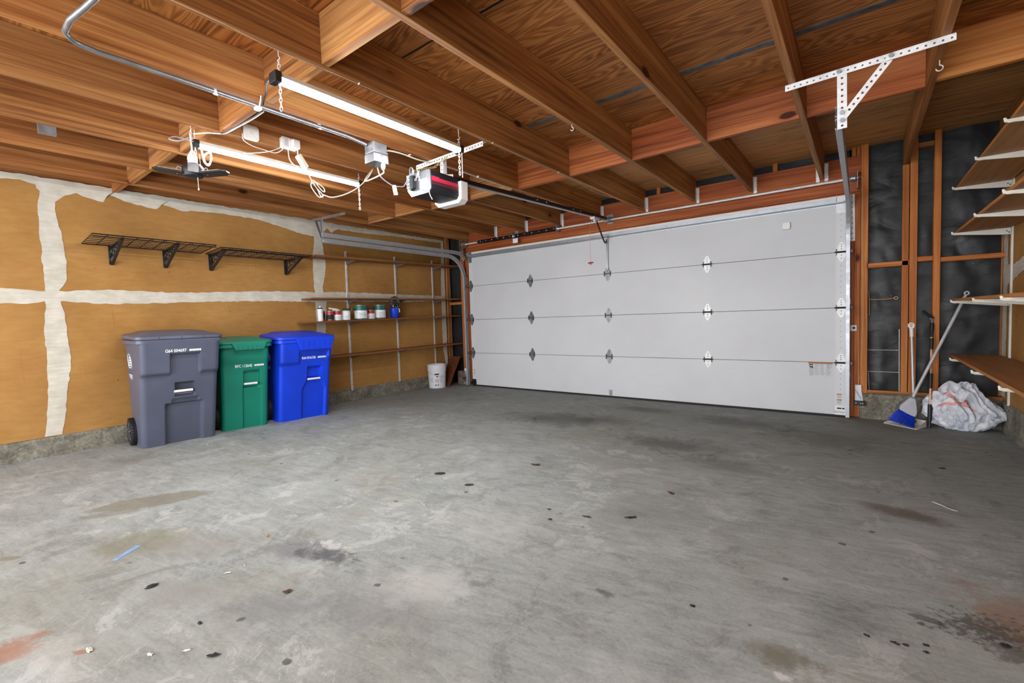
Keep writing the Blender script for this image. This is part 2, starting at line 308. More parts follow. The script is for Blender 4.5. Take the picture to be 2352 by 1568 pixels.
# ---------------------------------------------------------------- mesh building
WORLD = {}
class MB:
    def __init__(s): s.v = []; s.f = []; s.mi = []; s.cur = 0
    def add(s, vs_, fs):
        o = len(s.v); s.v += [tuple(x) for x in vs_]; s.f += [[i+o for i in f] for f in fs]; s.mi += [s.cur]*len(fs); return s
    def box(s, x0, x1, y0, y1, z0, z1):
        if x0 > x1: x0, x1 = x1, x0
        if y0 > y1: y0, y1 = y1, y0
        if z0 > z1: z0, z1 = z1, z0
        return s.add([(x0,y0,z0),(x1,y0,z0),(x1,y1,z0),(x0,y1,z0),(x0,y0,z1),(x1,y0,z1),(x1,y1,z1),(x0,y1,z1)],
              [(0,3,2,1),(4,5,6,7),(0,1,5,4),(1,2,6,5),(2,3,7,6),(3,0,4,7)])
    def bar(s, a, b, w, h, up=(0, 0, 1)):
        a, b = Vector(a), Vector(b); t = (b-a).normalized(); up = Vector(up)
        if abs(t.dot(up)) > .98: up = Vector((1, 0, 0))
        sd = t.cross(up).normalized(); u = sd.cross(t).normalized(); P = []
        for c in (a, b):
            for i, j in ((-1,-1),(1,-1),(1,1),(-1,1)): P.append(c+sd*(i*w/2)+u*(j*h/2))
        return s.add(P, [(3,2,1,0),(4,5,6,7),(0,1,5,4),(1,2,6,5),(2,3,7,6),(3,0,4,7)])
    def prism(s, poly, o, ex, ey, ez):
        """poly in (a,b) at o + a*ex + b*ey, extruded by vector ez"""
        o, ex, ey, ez = Vector(o), Vector(ex), Vector(ey), Vector(ez); n = len(poly)
        P = [o+ex*a+ey*b for a, b in poly]; P += [p+ez for p in P]
        F = [tuple(range(n))[::-1], tuple(range(n, 2*n))]+[(i, (i+1) % n, (i+1) % n+n, i+n) for i in range(n)]
        return s.add(P, F)
    def tube(s, pts, r, n=8, caps=True, taper=None):
        pts = [Vector(p) for p in pts]; m = len(pts); P = []; prev = None
        for i, p in enumerate(pts):
            t = (pts[min(i+1, m-1)]-pts[max(i-1, 0)]).normalized()
            if prev is None:
                a = Vector((0, 0, 1)) if abs(t.z) < .9 else Vector((1, 0, 0)); u = t.cross(a).normalized()
            else:
                u = (prev-t*prev.dot(t)); u = u.normalized() if u.length > 1e-6 else t.orthogonal().normalized()
            prev = u; w = t.cross(u); rr = r if taper is None else r*taper[i]
            P += [p+u*(rr*math.cos(2*PI*k/n))+w*(rr*math.sin(2*PI*k/n)) for k in range(n)]
        F = [(i*n+k, i*n+(k+1) % n, (i+1)*n+(k+1) % n, (i+1)*n+k) for i in range(m-1) for k in range(n)]
        if caps: F += [tuple(range(n))[::-1], tuple(range((m-1)*n, m*n))]
        return s.add(P, F)
    def lathe(s, prof, o, n=24, axis='z'):
        P = []; o = Vector(o)
        for r, h in prof:
            for k in range(n):
                a = 2*PI*k/n; q = (r*math.cos(a), r*math.sin(a), h)
                if axis == 'x': q = (h, q[0], q[1])
                if axis == 'y': q = (q[0], h, q[1])
                P.append(o+Vector(q))
        F = [(i*n+k, i*n+(k+1) % n, (i+1)*n+(k+1) % n, (i+1)*n+k) for i in range(len(prof)-1) for k in range(n)]
        F += [tuple(range(n))[::-1], tuple(range((len(prof)-1)*n, len(prof)*n))]
        return s.add(P, F)
    def ring(s, c, nrm, R_, r, n=16, m=6):
        c = Vector(c); nrm = Vector(nrm).normalized(); u = nrm.orthogonal().normalized(); w = nrm.cross(u); P = []
        for i in range(n):
            a = 2*PI*i/n; d = u*math.cos(a)+w*math.sin(a)
            for j in range(m):
                b = 2*PI*j/m; P.append(c+d*(R_+r*math.cos(b))+nrm*(r*math.sin(b)))
        return s.add(P, [(i*m+j, ((i+1) % n)*m+j, ((i+1) % n)*m+(j+1) % m, i*m+(j+1) % m) for i in range(n) for j in range(m)])
    def chain(s, a, b, link=.03, r=.0022, w=.008):
        a, b = Vector(a), Vector(b); L = (b-a).length; n = max(2, int(L/(link*.72))); t = (b-a)/n; td = t.normalized()
        s1 = td.orthogonal().normalized(); s2 = td.cross(s1)
        for i in range(n):
            c = a+t*(i+.5); sd = s1 if i % 2 else s2
            pts = [c+td*(link/2*math.cos(q))+sd*(w*math.sin(q)) for q in [2*PI*k/8 for k in range(9)]]
            s.tube(pts, r, 4, False)
        return s
    def perf(s, a, b, wd, w, pitch=.025, hr=.0045, th=.0025):
        """perforated strip from a to b, width direction wd; real holes"""
        a, b = Vector(a), Vector(b); L = (b-a).length; t = (b-a).normalized(); wd = Vector(wd); wd = (wd-t*wd.dot(t)).normalized(); nn = t.cross(wd)*th
        n = max(1, round(L/pitch)); p = L/n
        for i in range(n):
            c = a+t*(p*(i+.5)); O = []; H = []
            for k in range(8):
                q = PI/8+k*PI/4
                H.append(c+t*(hr*math.cos(q))+wd*(hr*math.sin(q)))
            sq = [(p/2, .35*w), (.25*p, w/2), (-.25*p, w/2), (-p/2, .35*w), (-p/2, -.35*w), (-.25*p, -w/2), (.25*p, -w/2), (p/2, -.35*w)]
            sq = [(p/2, w/2), (0, w/2), (0, w/2), (-p/2, w/2), (-p/2, -w/2), (0, -w/2), (0, -w/2), (p/2, -w/2)]
            O = [c+t*x+wd*y for x, y in sq]
            P = O+H+[q+nn for q in O]+[q+nn for q in H]; F = []
            for k in range(8):
                k2 = (k+1) % 8
                F.append((k, k2, 8+k2, 8+k)); F.append((16+k2, 16+k, 24+k, 24+k2)); F.append((8+k, 8+k2, 24+k2, 24+k))
            s.add(P, F)
        # edges
        o = a+wd*(w/2); s.add([o, o+t*L, o+t*L+nn, o+nn], [(0,1,2,3)]); o = a-wd*(w/2); s.add([o, o+t*L, o+t*L+nn, o+nn], [(3,2,1,0)])
        return s
    def sweep(s, poly, path, xdir):
        """poly [(a,b)], a along xdir, b along in-plane normal of path"""
        path = [Vector(p) for p in path]; xdir = Vector(xdir); P = []; m = len(path); n = len(poly)
        for i, p in enumerate(path):
            t = (path[min(i+1, m-1)]-path[max(i-1, 0)]).normalized(); nr = xdir.cross(t).normalized()
            P += [p+xdir*a+nr*b for a, b in poly]
        F = [(i*n+k, i*n+(k+1) % n, (i+1)*n+(k+1) % n, (i+1)*n+k) for i in range(m-1) for k in range(n)]
        F += [tuple(range(n))[::-1], tuple(range((m-1)*n, m*n))]
        return s.add(P, F)
    def build(s, name, mat, parent=None, local=False, loc=None, smooth=False, bevel=0.0, mats=None):
        me = bpy.data.meshes.new(name)
        pw = WORLD.get(parent.name, Vector((0, 0, 0))) if parent else Vector((0, 0, 0))
        if local: org = Vector((0, 0, 0))
        elif loc is not None: org = Vector(loc)
        else:
            xs, ys, zs = zip(*s.v); org = Vector(((min(xs)+max(xs))/2, (min(ys)+max(ys))/2, min(zs)))
        me.from_pydata([tuple(Vector(v)-org) for v in s.v], [], s.f)
        bm = bmesh.new(); bm.from_mesh(me); bmesh.ops.remove_doubles(bm, verts=bm.verts, dist=1e-5)
        bmesh.ops.recalc_face_normals(bm, faces=bm.faces)
        if smooth:
            for f in bm.faces: f.smooth = True
            for e in bm.edges:
                if len(e.link_faces) == 2 and e.calc_face_angle(0) > R(38): e.smooth = False
        bm.to_mesh(me); bm.free()
        for m_ in (mats or [mat]): me.materials.append(MAT[m_] if isinstance(m_, str) else m_)
        if mats and len(s.mi) == len(me.polygons):
            for p, i in zip(me.polygons, s.mi): p.material_index = i
        o = bpy.data.objects.new(name, me); C.objects.link(o)
        if parent: o.parent = parent
        if local: o.location = (0, 0, 0)
        else: o.location = org-pw
        WORLD[o.name] = org if not local else pw
        if bevel:
            b = o.modifiers.new('bevel', 'BEVEL'); b.width = bevel; b.segments = 2; b.limit_method = 'ANGLE'; b.angle_limit = R(40)
        return o
def tag(o, label=None, cat=None, group=None, kind=None):
    if label: o['label'] = label
    if cat: o['category'] = cat
    if group: o['group'] = group
    if kind: o['kind'] = kind
    return o
def thing(name, label, cat, loc=(0, 0, 0), rotz=0.0, group=None):
    o = bpy.data.objects.new(name, None); C.objects.link(o); o.empty_display_size = .05
    o.location = loc; o.rotation_euler = (0, 0, rotz); WORLD[o.name] = Vector(loc)
    return tag(o, label, cat, group)
def struct(o): o['kind'] = 'structure'; return o
def B(*a): return MB().box(*a)
def text_mesh(name, txt, size, mat, parent, mtx, local=False, extrude=.0006, sx=1.0):
    cu = bpy.data.curves.new('t', 'FONT'); cu.body = txt; cu.size = size; cu.extrude = extrude; cu.offset = size*.018; cu.align_x = 'CENTER'; cu.align_y = 'CENTER'
    o = bpy.data.objects.new('t', cu); C.objects.link(o); bpy.context.view_layer.update()
    me = bpy.data.meshes.new_from_object(o.evaluated_get(bpy.context.evaluated_depsgraph_get())); bpy.data.objects.remove(o)
    me.transform(Matrix.Diagonal((sx, 1, 1, 1)))
    me.materials.clear(); me.materials.append(MAT[mat])
    pw = WORLD.get(parent.name, Vector((0, 0, 0))) if parent and not local else Vector((0, 0, 0))
    me.transform(mtx.to_3x3().to_4x4())
    q = bpy.data.objects.new(name, me); C.objects.link(q); q.parent = parent; q.location = mtx.translation-pw; WORLD[q.name] = mtx.translation
    return q
def frame(o, ex, ey):
    ex, ey = Vector(ex).normalized(), Vector(ey).normalized(); ez = ex.cross(ey)
    m = Matrix(((ex.x, ey.x, ez.x), (ex.y, ey.y, ez.y), (ex.z, ey.z, ez.z))).to_4x4(); m.translation = Vector(o); return m
def smoothpath(pts, n=6):
    """Catmull-Rom"""
    P = [Vector(p) for p in pts]; Q = [P[0]*2-P[1]]+P+[P[-1]*2-P[-2]]; out = []
    for i in range(1, len(Q)-2):
        for k in range(n):
            t = k/n; a, b, c, d = Q[i-1:i+3]
            out.append(.5*((2*b)+(c-a)*t+(2*a-5*b+4*c-d)*t*t+(3*b-a-3*c+d)*t**3))
    out.append(P[-1]); return out

# ================================================================ THE SETTING
O0 = (0, 0, 0)
YB, XL, XR, ZJ, ZD = -2.2, -5.58, .945, 2.334, 2.585
floor = struct(B(-5.9, 1.3, YB, 6.2, -.12, 0).build('floor', 'concrete', loc=O0))
# ceiling: plywood roof deck; the strip next to the door is more weathered
ceil = struct(B(-5.75, 1.15, YB, 3.665, ZD, ZD+.02).build('ceiling', 'ply', loc=(-2, 1, ZD)))
B(-5.75, 1.15, 3.665, 5.66, ZD+.0005, ZD+.0205).build('deck_panel', 'ply_weather', ceil)
JX = [-5.09, -4.53, -3.95, -3.345, -2.74, -2.147, -1.549, -.962, -.337, .291]   # left faces of the joists
JW = .038
for i in range(5, 9):
    m = MB(); m.box(JX[i]+JW, JX[i+1], 3.03, 3.075, ZD-.004, ZD+.002).build('flashing_strip', 'tape_grey', ceil)
MB().box(JX[5]+JW, JX[6], 1.79, 1.802, ZD-.002, ZD+.002).build('panel_gap', 'dark_hole', ceil)
MB().box(JX[6]+JW, JX[7], 1.79, 1.802, ZD-.002, ZD+.002).build('panel_gap', 'dark_hole', ceil)

wl = struct(B(XL-.013, XL, YB, 5.46, .172, 2.40).build('wall_left', 'drywall', loc=O0))
foot = MB(); n = 60
P = []; F = []
random.seed(4)
for i in range(n+1):
    y = YB+(5.599-YB)*i/n
    for j, z in enumerate((0, .05, .1, .15, .175)):
        P.append((XL+.004+random.uniform(-.005, .007)-(j == 4)*.01, y, z))
    P.append((XL-.2, y, .175))
for i in range(n):
    for j in range(5): F.append((i*6+j, i*6+j+1, (i+1)*6+j+1, (i+1)*6+j))
foot.add(P, F).build('concrete_footing', 'footing', wl, loc=O0)
m = MB()
for y0, y1 in ((YB, 5.56),): m.box(XL-.05, XL-.012, y0, y1, 2.38, ZD)
m.build('top_plate', 'joist_y', wl)
# joint compound, traced as ragged bands on the left wall (y, z)
random.seed(11)
def ragged(pts, step=.035, amp=.006):
    out = []
    for (a, b), (c, d) in zip(pts, pts[1:]):
        L = math.hypot(c-a, d-b); k = max(1, int(L/step))
        for i in range(k):
            t = i/k; nx, ny = -(d-b)/L, (c-a)/L; w = random.uniform(-amp, amp)
            out.append((a+(c-a)*t+nx*w, b+(d-b)*t+ny*w))
    out.append(pts[-1]); return out
LV = [0]
def band(edge1, edge2, name='joint_compound', wall=wl, x=XL, amp=.006, sgn=1):
    a = ragged(edge1, amp=amp); b = ragged(edge2, amp=amp); m = MB(); LV[0] += 1
    xx = x+sgn*(.0012+.0003*LV[0])
    n = 60
    def res(e):
        L = [0]
        for p, q in zip(e, e[1:]): L.append(L[-1]+math.hypot(q[0]-p[0], q[1]-p[1]))
        out = []; j = 0
        for i in range(len(e)*1): out.append(e[i])
        return out, L
    # match by parameter
    def at(e, L, t):
        T = t*L[-1]
        for i in range(len(e)-1):
            if L[i+1] >= T:
                k = (T-L[i])/max(1e-9, L[i+1]-L[i]); return e[i][0]+(e[i+1][0]-e[i][0])*k, e[i][1]+(e[i+1][1]-e[i][1])*k
        return e[-1]
    ea, La = res(a); eb, Lb = res(b); N = max(len(a), len(b))*2
    P = []
    for i in range(N+1):
        p, q = at(ea, La, i/N), at(eb, Lb, i/N); P += [(xx, p[0], p[1]), (xx, q[0], q[1])]
    m.add(P, [(2*i, 2*i+1, 2*i+3, 2*i+2) for i in range(N)])
    return m.build(name, 'compound', wall, loc=O0)
band([(YB, 2.40), (.6, 2.40), (.7, 2.40)], [(YB, 2.33), (-.6, 2.345), (.49, 2.343), (.6, 2.353), (.7, 2.33)])
band([(.69, 2.40), (1.2, 2.40), (3.05, 2.40), (5.46, 2.40)],
     [(.69, 2.30), (.805, 2.2), (.87, 2.268), (.942, 2.309), (1.013, 2.276), (1.12, 2.262), (1.164, 2.336), (1.204, 2.324), (1.324, 2.289), (1.528, 2.262), (1.573, 2.322), (1.749, 2.276), (1.867, 2.304), (2.159, 2.314), (2.527, 2.305), (3.05, 2.20), (3.25, 2.20), (3.36, 2.33), (3.42, 2.27), (3.5, 2.33), (3.9, 2.33), (4.4, 2.35), (5.46, 2.36)])
band([(.717, 2.36), (.717, 2.324), (.697, 2.163), (.691, 1.978), (.692, 1.683), (.697, 1.498), (.691, 1.311), (.672, 1.124), (.67, .862), (.66, .561), (.639, .337), (.619, .178)],
     [(.85, 2.36), (.803, 2.293), (.803, 2.069), (.827, 1.921), (.841, 1.695), (.83, 1.503), (.774, 1.433), (.794, 1.311), (.809, 1.235), (.809, 1.004), (.823, .809), (.782, .543), (.754, .314), (.727, .177)])
band([(YB, 1.43), (-.5, 1.45), (.436, 1.448), (.558, 1.441), (.693, 1.43), (.815, 1.434), (1.115, 1.454), (1.375, 1.445), (1.7, 1.441), (2.109, 1.46), (2.48, 1.475), (3.007, 1.487), (3.16, 1.476)],
     [(YB, 1.33), (-.5, 1.32), (.429, 1.324), (.576, 1.322), (.688, 1.341), (.809, 1.342), (1.046, 1.32), (1.368, 1.326), (1.811, 1.347), (2.473, 1.363), (3.16, 1.359)])
band([(3.173, 2.25), (3.173, 2.183), (3.132, 1.875), (3.136, 1.543), (3.141, 1.32), (3.14, .984), (3.126, .421), (3.13, .18)],
     [(3.276, 2.25), (3.276, 2.112), (3.312, 1.89), (3.287, 1.662), (3.25, 1.547), (3.295, 1.366), (3.26, .979), (3.225, .352), (3.22, .18)])
band([(3.2, 1.474), (3.427, 1.495), (4.351, 1.487), (4.857, 1.478), (5.4, 1.474)], [(3.2, 1.366), (3.615, 1.37), (4.112, 1.374), (4.676, 1.373), (5.4, 1.401)])
band([(5.40, 2.38), (5.40, 2.202), (5.37, 1.764), (5.36, 1.329), (5.355, .891), (5.36, .598), (5.40, .373), (5.42, .19)], [(5.46, 2.38), (5.46, 1.7), (5.46, 1.0), (5.46, .4), (5.46, .19)], amp=.004)

# front wall (door wall): building paper, studs, plates, footing
wf = struct(MB().box(-5.79, -5.02, 5.60, 5.63, 0, ZD+.02).box(-.10, 1.0, 5.60, 5.63, 0, ZD+.02).box(-5.02, -.06, 5.60, 5.63, 2.05, ZD+.02).build('wall_front', 'paper', loc=O0))
# draped, wrinkled layer of the paper between the studs on the right
def sheet(x0, x1, z0, z1, y, amp, seed):
    m = MB(); nx = max(4, int((x1-x0)/.02)); nz = int((z1-z0)/.03); P = []
    for j in range(nz+1):
        for i in range(nx+1):
            x = x0+(x1-x0)*i/nx; z = z0+(z1-z0)*j/nz
            d = noise.fractal(Vector((x*3+seed, z*2.2, seed)), 1, 2, 4)*amp*math.sin(PI*i/nx)
            P.append((x, y-abs(d)*1.0, z))
    m.add(P, [(j*(nx+1)+i, j*(nx+1)+i+1, (j+1)*(nx+1)+i+1, (j+1)*(nx+1)+i) for j in range(nz) for i in range(nx)])
    m.build('building_paper', 'paper', wf, smooth=True, loc=O0)
MB().box(-5.78, -5.64, YB, 5.64, 0, ZD).build('added_sheathing', 'paper', wl, loc=O0)  # unseen sheathing added to close a light leak at the left corner
member_ = MB().box(-5.03, -4.93, 5.486, 5.6, 0, 2.088).build('added_door_stop', 'joist_z', wf); MB().box(-.17, -.10, 5.486, 5.6, 0, 2.088).build('added_door_stop', 'joist_z', wf)  # stops added behind the door edges to block leaking light
MB().box(-5.03, -.10, 5.486, 5.60, 2.088, 2.11).build('added_door_stop', 'joist_x', wf); MB().box(-5.2, .1, 5.486, 5.64, -.01, .004).build('threshold', 'rubber', wf)
sheet(.045, .288, .27, ZD, 5.597, .035, 3.1); sheet(.39, .5, .27, ZD, 5.597, .03, 8.2); sheet(.545, .93, .27, ZD, 5.597, .04, 5.7)
sheet(-5.46, -5.25, .2, 2.4, 5.597, .02, 9.7)
# footing on the right of the door
m = MB(); random.seed(8); P = []; nx = 26; zs = (0, .04, .09, .14, .19, .225, .24)
for i in range(nx+1):
    x = -.012+(.96+.012)*i/nx
    for j, z in enumerate(zs): P.append((x, 5.485+random.uniform(-.008, .008)-(.012 if j == 0 else 0)+(.012 if j == 6 else 0), z+(random.uniform(-.008, .01) if j > 4 else 0)))
    P.append((x, 5.62, .24))
k_ = len(zs)+1
m.add(P, [(i*k_+j, i*k_+j+1, (i+1)*k_+j+1, (i+1)*k_+j) for i in range(nx) for j in range(k_-1)]); m.add([P[j] for j in range(k_)]+[(-.012, 5.62, 0)], [tuple(range(k_+1))])
m.build('concrete_footing', 'footing', wf, loc=O0)
def member(name, x0, x1, y0, y1, z0, z1, mat, par=wf): return MB().box(x0, x1, y0, y1, z0, z1).build(name, mat, par, bevel=.002)
member('sill_plate', .045, .945, 5.505, 5.595, .238, .272, 'joist_x')
member('header_beam', -5.14, -.012, 5.53, 5.595, 2.167, 2.50, 'header_x'); member('header_beam', -5.14, -.012, 5.532, 5.595, 2.09, 2.164, 'header_x')
member('door_jamb', -.058, -.014, 5.505, 5.6, .0, 2.088, 'header_z'); member('door_jamb', -.100, -.06, 5.505, 5.6, .0, 2.088, 'header_z')
member('king_stud', -.011, .044, 5.50, 5.594, .24, ZD, 'stud_z')
member('door_jamb', -5.105, -5.03, 5.49, 5.6, 0, 2.088, 'header_z'); member('king_stud', -5.245, -5.165, 5.50, 5.6, .2, ZD, 'stud_z')
member('door_jamb', -5.163, -5.107, 5.535, 5.6, 0, 2.088, 'header_z')
member('wall_stud', .288, .334, 5.50, 5.594, .272, 2.332, 'stud_z'); member('wall_stud', .340, .392, 5.503, 5.594, .272, ZD, 'stud_z')
member('wall_stud', .499, .546, 5.50, 5.594, .272, ZD, 'stud_z'); member('wall_stud', .928, .9435, 5.572, 5.597, .272, ZD, 'joist_z')
member('wall_stud', -5.575, -5.537, 5.475, 5.55, .175, ZD, 'joist_z')
member('fire_block', .046, .338, 5.50, 5.592, 1.432, 1.474, 'stud_x'); member('fire_block', .394, .497, 5.502, 5.592, 1.458, 1.50, 'stud_x'); member('fire_block', .548, .940, 5.50, 5.592, 1.440, 1.480, 'stud_x')
member('fire_block', .394, .497, 5.502, 5.592, 2.46, 2.50, 'joist_x')
member('fire_block', -5.533, -5.247, 5.50, 5.592, 1.325, 1.365, 'stud_x')
for a, b in ((-1.974, -1.931), (-.745, -.703), (-.085, -.05), (-.045, -.012)): member('cripple_stud', a, b, 5.535, 5.6, 2.503, ZD, 'stud_z')

wr = struct(B(XR, XR+.013, YB, 5.599, .25, ZD).build('wall_right', 'drywall', loc=O0))
m = MB(); random.seed(6); P = []; n = 50; zs = (0, .06, .12, .18, .235, .25)
for i in range(n+1):
    y = YB+(5.5-YB)*i/n
    for j, z in enumerate(zs): P.append((XR-.012+random.uniform(-.007, .006)+(.012 if j == 5 else 0), y, z+(random.uniform(-.006, .006) if j == 5 else 0)))
    P.append((XR+.1, y, .255))
k_ = len(zs)+1
m.add(P, [(i*k_+j, i*k_+j+1, (i+1)*k_+j+1, (i+1)*k_+j) for i in range(n) for j in range(k_-1)]).build('concrete_footing', 'footing', wr, loc=O0)
band([(5.43, 2.5), (5.44, 1.9), (5.42, 1.3), (5.43, .7), (5.43, .28)], [(5.57, 2.5), (5.57, 1.9), (5.57, 1.3), (5.57, .7), (5.57, .28)], wall=wr, x=XR, sgn=-1)
band([(2.5, 1.44), (4.6, 1.43), (4.85, 1.42), (5.0, 1.40), (5.2, 1.37), (5.47, 1.37)], [(2.5, 1.33), (4.6, 1.32), (4.85, 1.31), (5.0, 1.29), (5.2, 1.25), (5.47, 1.2)], wall=wr, x=XR, sgn=-1, amp=.01)
member('rim_joist', XR-.04, XR-.001, YB, 5.595, 2.334, ZD-.001, 'joist_y', wr)

# ---------------------------------------------------------------- roof joists and blocking
places = ['next to the left wall', 'second out from the left wall', 'third out from the left wall',
          'fourth from left wall, holding the white rounded sensor', 'fifth from left wall, with steel conduit', 'sixth from left wall, beside the upper tube light',
          'seventh out from the left wall', 'eighth out from the left wall', 'touching the left end of the long perforated angle',
          'nearest the right wall, with a small white screw hook']
for i, x in enumerate(JX):
    t = thing('roof_joist', 'brown roof joist '+places[i], 'joist', (x+JW/2, 5.52, ZJ), 0, 'roof joists running to the door wall')
    dz = (0, .003, -.002, 0, .002, 0, 0, .002, 0, 0)[i]
    MB().box(x, x+JW, YB, 5.528, ZJ+dz, ZD-.001).build('beam', 'joist_y', t, bevel=.003, loc=(x, 1.3*i, ZJ))
    if 1 <= i <= 8:
        for sd in ((1,) if i < 8 else (-1, 1)):
            xx = x+JW+.001 if sd > 0 else x-.001
            m = MB(); m.box(xx, xx+sd*.028, 5.5255, 5.5285, ZJ-.02, ZJ+.15)
            for q in range(7): m.add([(xx+sd*.028, 5.5255, ZJ-.015+q*.024), (xx+sd*.034, 5.522, ZJ-.004+q*.024), (xx+sd*.028, 5.5255, ZJ+.005+q*.024)], [(0, 1, 2)])
            m.box(xx, xx+sd*.0015, 5.49, 5.5285, ZJ-.0, ZJ+.15)
            m.build('joist_hanger', 'galv_lit', t)
bl = [('next to the left wall', 1.19), ('second from the left wall', 1.20), ('left of the folding light', 1.235), ('above the folding light', 1.27), ('behind the upper tube light', 1.285), ('right of the upper tube light', 1.285), ('at the top edge, right of the upper tube light', 1.29), ('', 1.29), ('', 1.29)]
for i, (nm, y) in enumerate(bl[:7]):
    o = MB().box(JX[i]+JW+.001, JX[i+1]-.001, y, y+.04, ZJ+.004, ZD-.002).build('blocking_board', 'joist_x', bevel=.002)
    tag(o, 'wood blocking in near row, '+nm, 'blocking', 'near row of blocking')
tag(MB().box(-5.57, JX[0]-.001, 1.19, 1.23, ZJ+.03, ZD-.002).build('blocking_board', 'joist_x'), 'short wood blocking in the near row tight against the left wall', 'blocking', 'near row of blocking')
fb = [('in the corner bay beside the left wall', 3.62), ('second bay from the left wall', 3.61), ('third bay from the left wall', 3.66), ('fourth bay, just behind the opener motor', 3.66), ('fifth bay, right of the opener rail', 3.70), ('sixth bay from the left wall', 3.68),
      ('seventh bay, in front of the middle of the door', 3.67), ('eighth bay, left of the long perforated angle', 3.665), ('behind the long perforated angle', 3.665)]
for i, (nm, y) in enumerate(fb):
    o = MB().box(JX[i]+JW+.001, JX[i+1]-.001, y, y+.04, ZJ+.004, ZD-.002).build('blocking_board', 'header_x' if i > 3 else 'joist_x', bevel=.002)
    tag(o, 'wood blocking in far row, '+nm, 'blocking', 'far row of blocking')
tag(MB().box(JX[9]+JW+.001, XR-.042, 3.6, 3.64, ZJ+.004, ZD-.002).build('blocking_board', 'stud_x', bevel=.002), 'short orange wood blocking in the far row against the right wall', 'blocking', 'far row of blocking')

# ================================================================ GARAGE DOOR
DX0, DX1, DY = -4.995, -.118, 5.434
door = thing('door_1', 'closed white four-panel sectional garage door with diamond hinges', 'garage door', (-2.56, DY, 0)); door['kind'] = 'structure'
del door['category']
for k in range(4):
    z0 = .533*k+(.022 if k == 0 else .002); z1 = .533*(k+1)-.002
    MB().box(DX0, DX1, DY, DY+.04, z0, z1).build('door_panel', 'door', door, bevel=.0015, loc=(0, 0, 0))
MB().box(DX0+.01, DX1-.01, DY+.01, DY+.03, .03, 2.12).build('panel_core', 'dark_hole', door)
MB().box(DX0, DX1, DY-.003, DY+.03, 0.001, .021).build('bottom_seal', 'rubber', door, bevel=.004)
for x0, x1 in ((DX0, DX0+.085), (DX1-.085, DX1)):
    for k in range(4):
        z0 = .533*k+(.024 if k == 0 else .004); z1 = .533*(k+1)-.004
        e = MB().box(x0, x1, DY-.0015, DY+.002, z0, z1).build('end_stile', 'stile', door)
        m = MB(); xc = (x0+x1)/2
        for q in (.14, .2, .25, .30, .35, .40): m.lathe([(.005, -.0006), (.005, .0004)], (xc, DY-.002, z0+q), 8, 'y')
        m.build('punch_mark', 'punch', e)
HX = [-5.012+1.211*i for i in range(5)]
HX[0] = -4.965; HX[4] = -.158
for c in range(5):
    for k in (1, 2, 3):
        x, z = HX[c], .533*k; t = 'galv_lit' if c >= 3 else 'hinge_shaded'  # right columns get the lit tone, the others the shaded one
        m = MB(); w = .040; hh = .095
        for sg in (1, -1):
            poly = [(-w, .008), (w, .008), (w, .03), (.012, hh-.006), (0, hh), (-.012, hh-.006), (-w, .03)]
            m.prism([(a, b*sg) for a, b in poly], (x, DY-.0045, z), (1, 0, 0), (0, 0, 1), (0, .003, 0))
        h = m.build('hinge', t, door)
        MB().box(x-w-.002, x-w+.003, DY-.022, DY-.002, z-.03, z+.03).box(x+w-.003, x+w+.002, DY-.022, DY-.002, z-.03, z+.03).box(x-w, x+w, DY-.0065, DY-.0045, z-.009, z+.009).build('hinge_flange', 'black_metal', h)  # flanges coloured black to paint in the hinge's shadow outline
        MB().tube([(x-.052, DY-.016, z), (x+.052, DY-.016, z)], .007, 8).build('hinge_pin', 'black_metal' if c in (3, 4) else 'galv_dark', h)
        m = MB()
        for q in (.03, .05, .07, -.03, -.06): m.lathe([(.0042, -.003), (.0042, 0)], (x, DY-.0045, z+q), 8, 'y')
        m.build('bolt', 'print_black', h)
        if c in (0, 4):
            sx = -1 if c == 0 else 1
            MB().tube([(x+sx*.05, DY-.016, z), (x+sx*.085, DY-.03, z)], .005, 6).lathe([(.02, -.008), (.023, 0), (.02, .008)], (x+sx*.082, DY-.03, z), 14, 'x').build('roller', 'galv_dark', h)
# strut across the top panel
prof = [(0, 0), (.012, 0), (.02, -.045), (.05, -.045), (.058, 0), (.075, 0), (.075, -.003), (.061, -.003), (.053, -.049), (.017, -.049), (.009, -.003), (0, -.003)]
m = MB(); m.prism([(b, a) for a, b in prof], (DX0+.02, DY, 2.045), (0, 1, 0), (0, 0, 1), (DX1-DX0-.04, 0, 0)); m.build('top_strut', 'galv', door)
MB().box(DX0, DX1, DY-.004, DY+.001, 2.098, 2.132).build('top_cap', 'white_plastic', door)
for x in (HX[0], HX[4]):
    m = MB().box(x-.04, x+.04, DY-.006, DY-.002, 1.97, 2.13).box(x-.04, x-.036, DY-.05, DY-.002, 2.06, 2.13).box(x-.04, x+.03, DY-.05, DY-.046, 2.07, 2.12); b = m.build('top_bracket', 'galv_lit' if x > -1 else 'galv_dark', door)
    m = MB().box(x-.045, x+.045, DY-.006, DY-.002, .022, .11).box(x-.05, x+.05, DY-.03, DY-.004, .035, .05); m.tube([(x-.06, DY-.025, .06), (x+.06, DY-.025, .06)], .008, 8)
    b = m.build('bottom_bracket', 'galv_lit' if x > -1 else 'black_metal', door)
    m = MB().box(x-.03, x+.005, DY-.008, DY-.006, .08, .094).box(x+.01, x+.03, DY-.008, DY-.006, .08, .094); m.build('slot', 'print_black', b)
MB().box(-2.60, -2.565, DY-.012, DY-.001, .022, .10).box(-2.595, -2.57, DY-.03, DY-.01, .05, .058).build('lift_handle', 'galv_dark', door)
# operator bracket on the top panel
m = MB().bar((-2.60, DY-.02, 2.04), (-2.59, DY-.012, 1.64), .006, .012).bar((-2.575, DY-.02, 2.10), (-2.578, DY-.012, 1.66), .018, .01); m.build('operator_bracket', 'galv', door)
